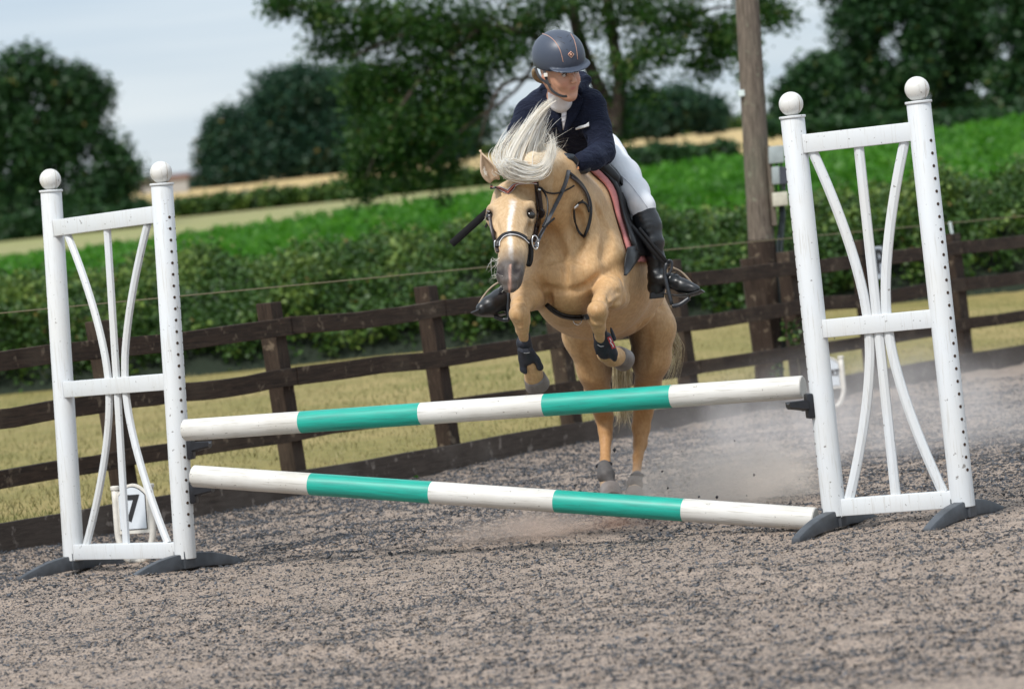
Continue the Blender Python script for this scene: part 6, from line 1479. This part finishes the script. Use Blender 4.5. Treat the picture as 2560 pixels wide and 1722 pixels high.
tb('stirrup_branch', 'F', [(480, 290, 15.50), (400, 280, 15.50), (300, 340, 15.50), (220, 430, 15.50), (165, 520, 15.49), (150, 580, 15.48)], .0045, tan, saddle)
tb('stirrup_iron', 'F', [(500, 300, 15.42), (490, 400, 15.41), (480, 520, 15.41), (490, 690, 15.41)], .0085, iron, saddle)
tb('stirrup_tread', 'F', [(490, 690, 15.41), (420, 690, 15.42), (330, 655, 15.42)], .010, iron, saddle)

# whip carried behind the horse's head
whip = empty('riding_whip', at('H', 240, 780, 15.12), label='black riding whip with a broad flat end, sticking out left of the horse head', cat='whip')
A, B = at('H', 38, 972, 15.12), at('H', 470, 585, 15.12); d = (B-A)
MB().strap([A, A+d*.03, A+d*.5, A+d*.97, B], .031, .010, (0, -1, .1)).build('flapper', simple('whip_flapper', (.004, .004, .005), .7, .3, 60, .2, spec=.2), whip, auto=.9)
MB().tube([B, at('H', 930, 200, 15.12)], .005, 8).build('shaft', MT['cup'], whip)

# ------------------------------------------------------------------ dust kicked up behind the jump
def dust(nm, c, r_, dens, col, seed, label):
    m = MB(); n, k = 14, 20
    m.lathe(c, [(math.cos(a), math.sin(a)) for a in np.linspace(-PI/2*.99, PI/2*.99, n)], k)
    m.v = [tuple(float(c[i]+(v[i]-c[i])*r_[i]) for i in range(3)) for v in m.v]
    o = m.build(nm, None, None, smooth=True)
    s = N(nm+'_air'); s.t.nodes.remove(s.p)
    tc_ = s.n('ShaderNodeTexCoord'); 
    sub = s.n('ShaderNodeVectorMath', operation='SUBTRACT'); s.l(tc_.outputs['Object'], sub.inputs[0]); sub.inputs[1].default_value = tuple(float(q_) for q_ in c)
    dv = s.n('ShaderNodeVectorMath', operation='DIVIDE'); s.l(sub.outputs[0], dv.inputs[0]); dv.inputs[1].default_value = tuple(r_)
    ln = s.n('ShaderNodeVectorMath', operation='LENGTH'); s.l(dv.outputs[0], ln.inputs[0])
    fo = s.n('ShaderNodeMapRange', interpolation_type='SMOOTHSTEP'); s.l(ln.outputs['Value'], fo.inputs[0]); fo.inputs[1].default_value = .15; fo.inputs[2].default_value = .98; fo.inputs[3].default_value = 1; fo.inputs[4].default_value = 0
    nz_1 = s.n('ShaderNodeTexNoise'); nz_1.inputs['Scale'].default_value = 3.2; nz_1.inputs['Detail'].default_value = 4; nz_1.inputs['Roughness'].default_value = .6; s.l(tc_.outputs['Object'], nz_1.inputs['Vector'])
    rm = s.n('ShaderNodeMapRange'); s.l(nz_1.outputs[0], rm.inputs[0]); rm.inputs[1].default_value = .40; rm.inputs[2].default_value = .64; rm.inputs[3].default_value = .04; rm.inputs[4].default_value = 1.5
    mu = s.n('ShaderNodeMath', operation='MULTIPLY'); s.l(fo.outputs[0], mu.inputs[0]); s.l(rm.outputs[0], mu.inputs[1])
    m2 = s.n('ShaderNodeMath', operation='MULTIPLY'); s.l(mu.outputs[0], m2.inputs[0]); m2.inputs[1].default_value = dens
    pv = s.n('ShaderNodeVolumePrincipled'); pv.inputs['Color'].default_value = (*col, 1); pv.inputs['Anisotropy'].default_value = .2; s.l(m2.outputs[0], pv.inputs['Density']); s.l(pv.outputs[0], s.out.inputs['Volume'])
    o.data.materials.append(s.m); tag(o, label, kind='stuff'); return o
dust('dust_cloud', at('D', 1650, 1110, 16.2), (.62, .62, .24), 6.0, (.99, .90, .81), 1, 'thick sandy dust hanging behind the lower pole')
dust('dust_haze', at('D', 1960, 960, 18.6), (1.55, 1.5, .50), .70, (.93, .89, .87), 2, 'thin dust drifting across the arena on the right')
dust('dust_puff', at('D', 1420, 1195, 15.45), (.36, .24, .07), 9.0, (.62, .42, .32), 3, 'brown puff of sand under the lower pole')
dust('dust_drift', at('D', 1190, 1205, 15.35), (.46, .35, .10), 5.0, (.86, .72, .62), 4, 'pale dust drifting left below the lower pole')
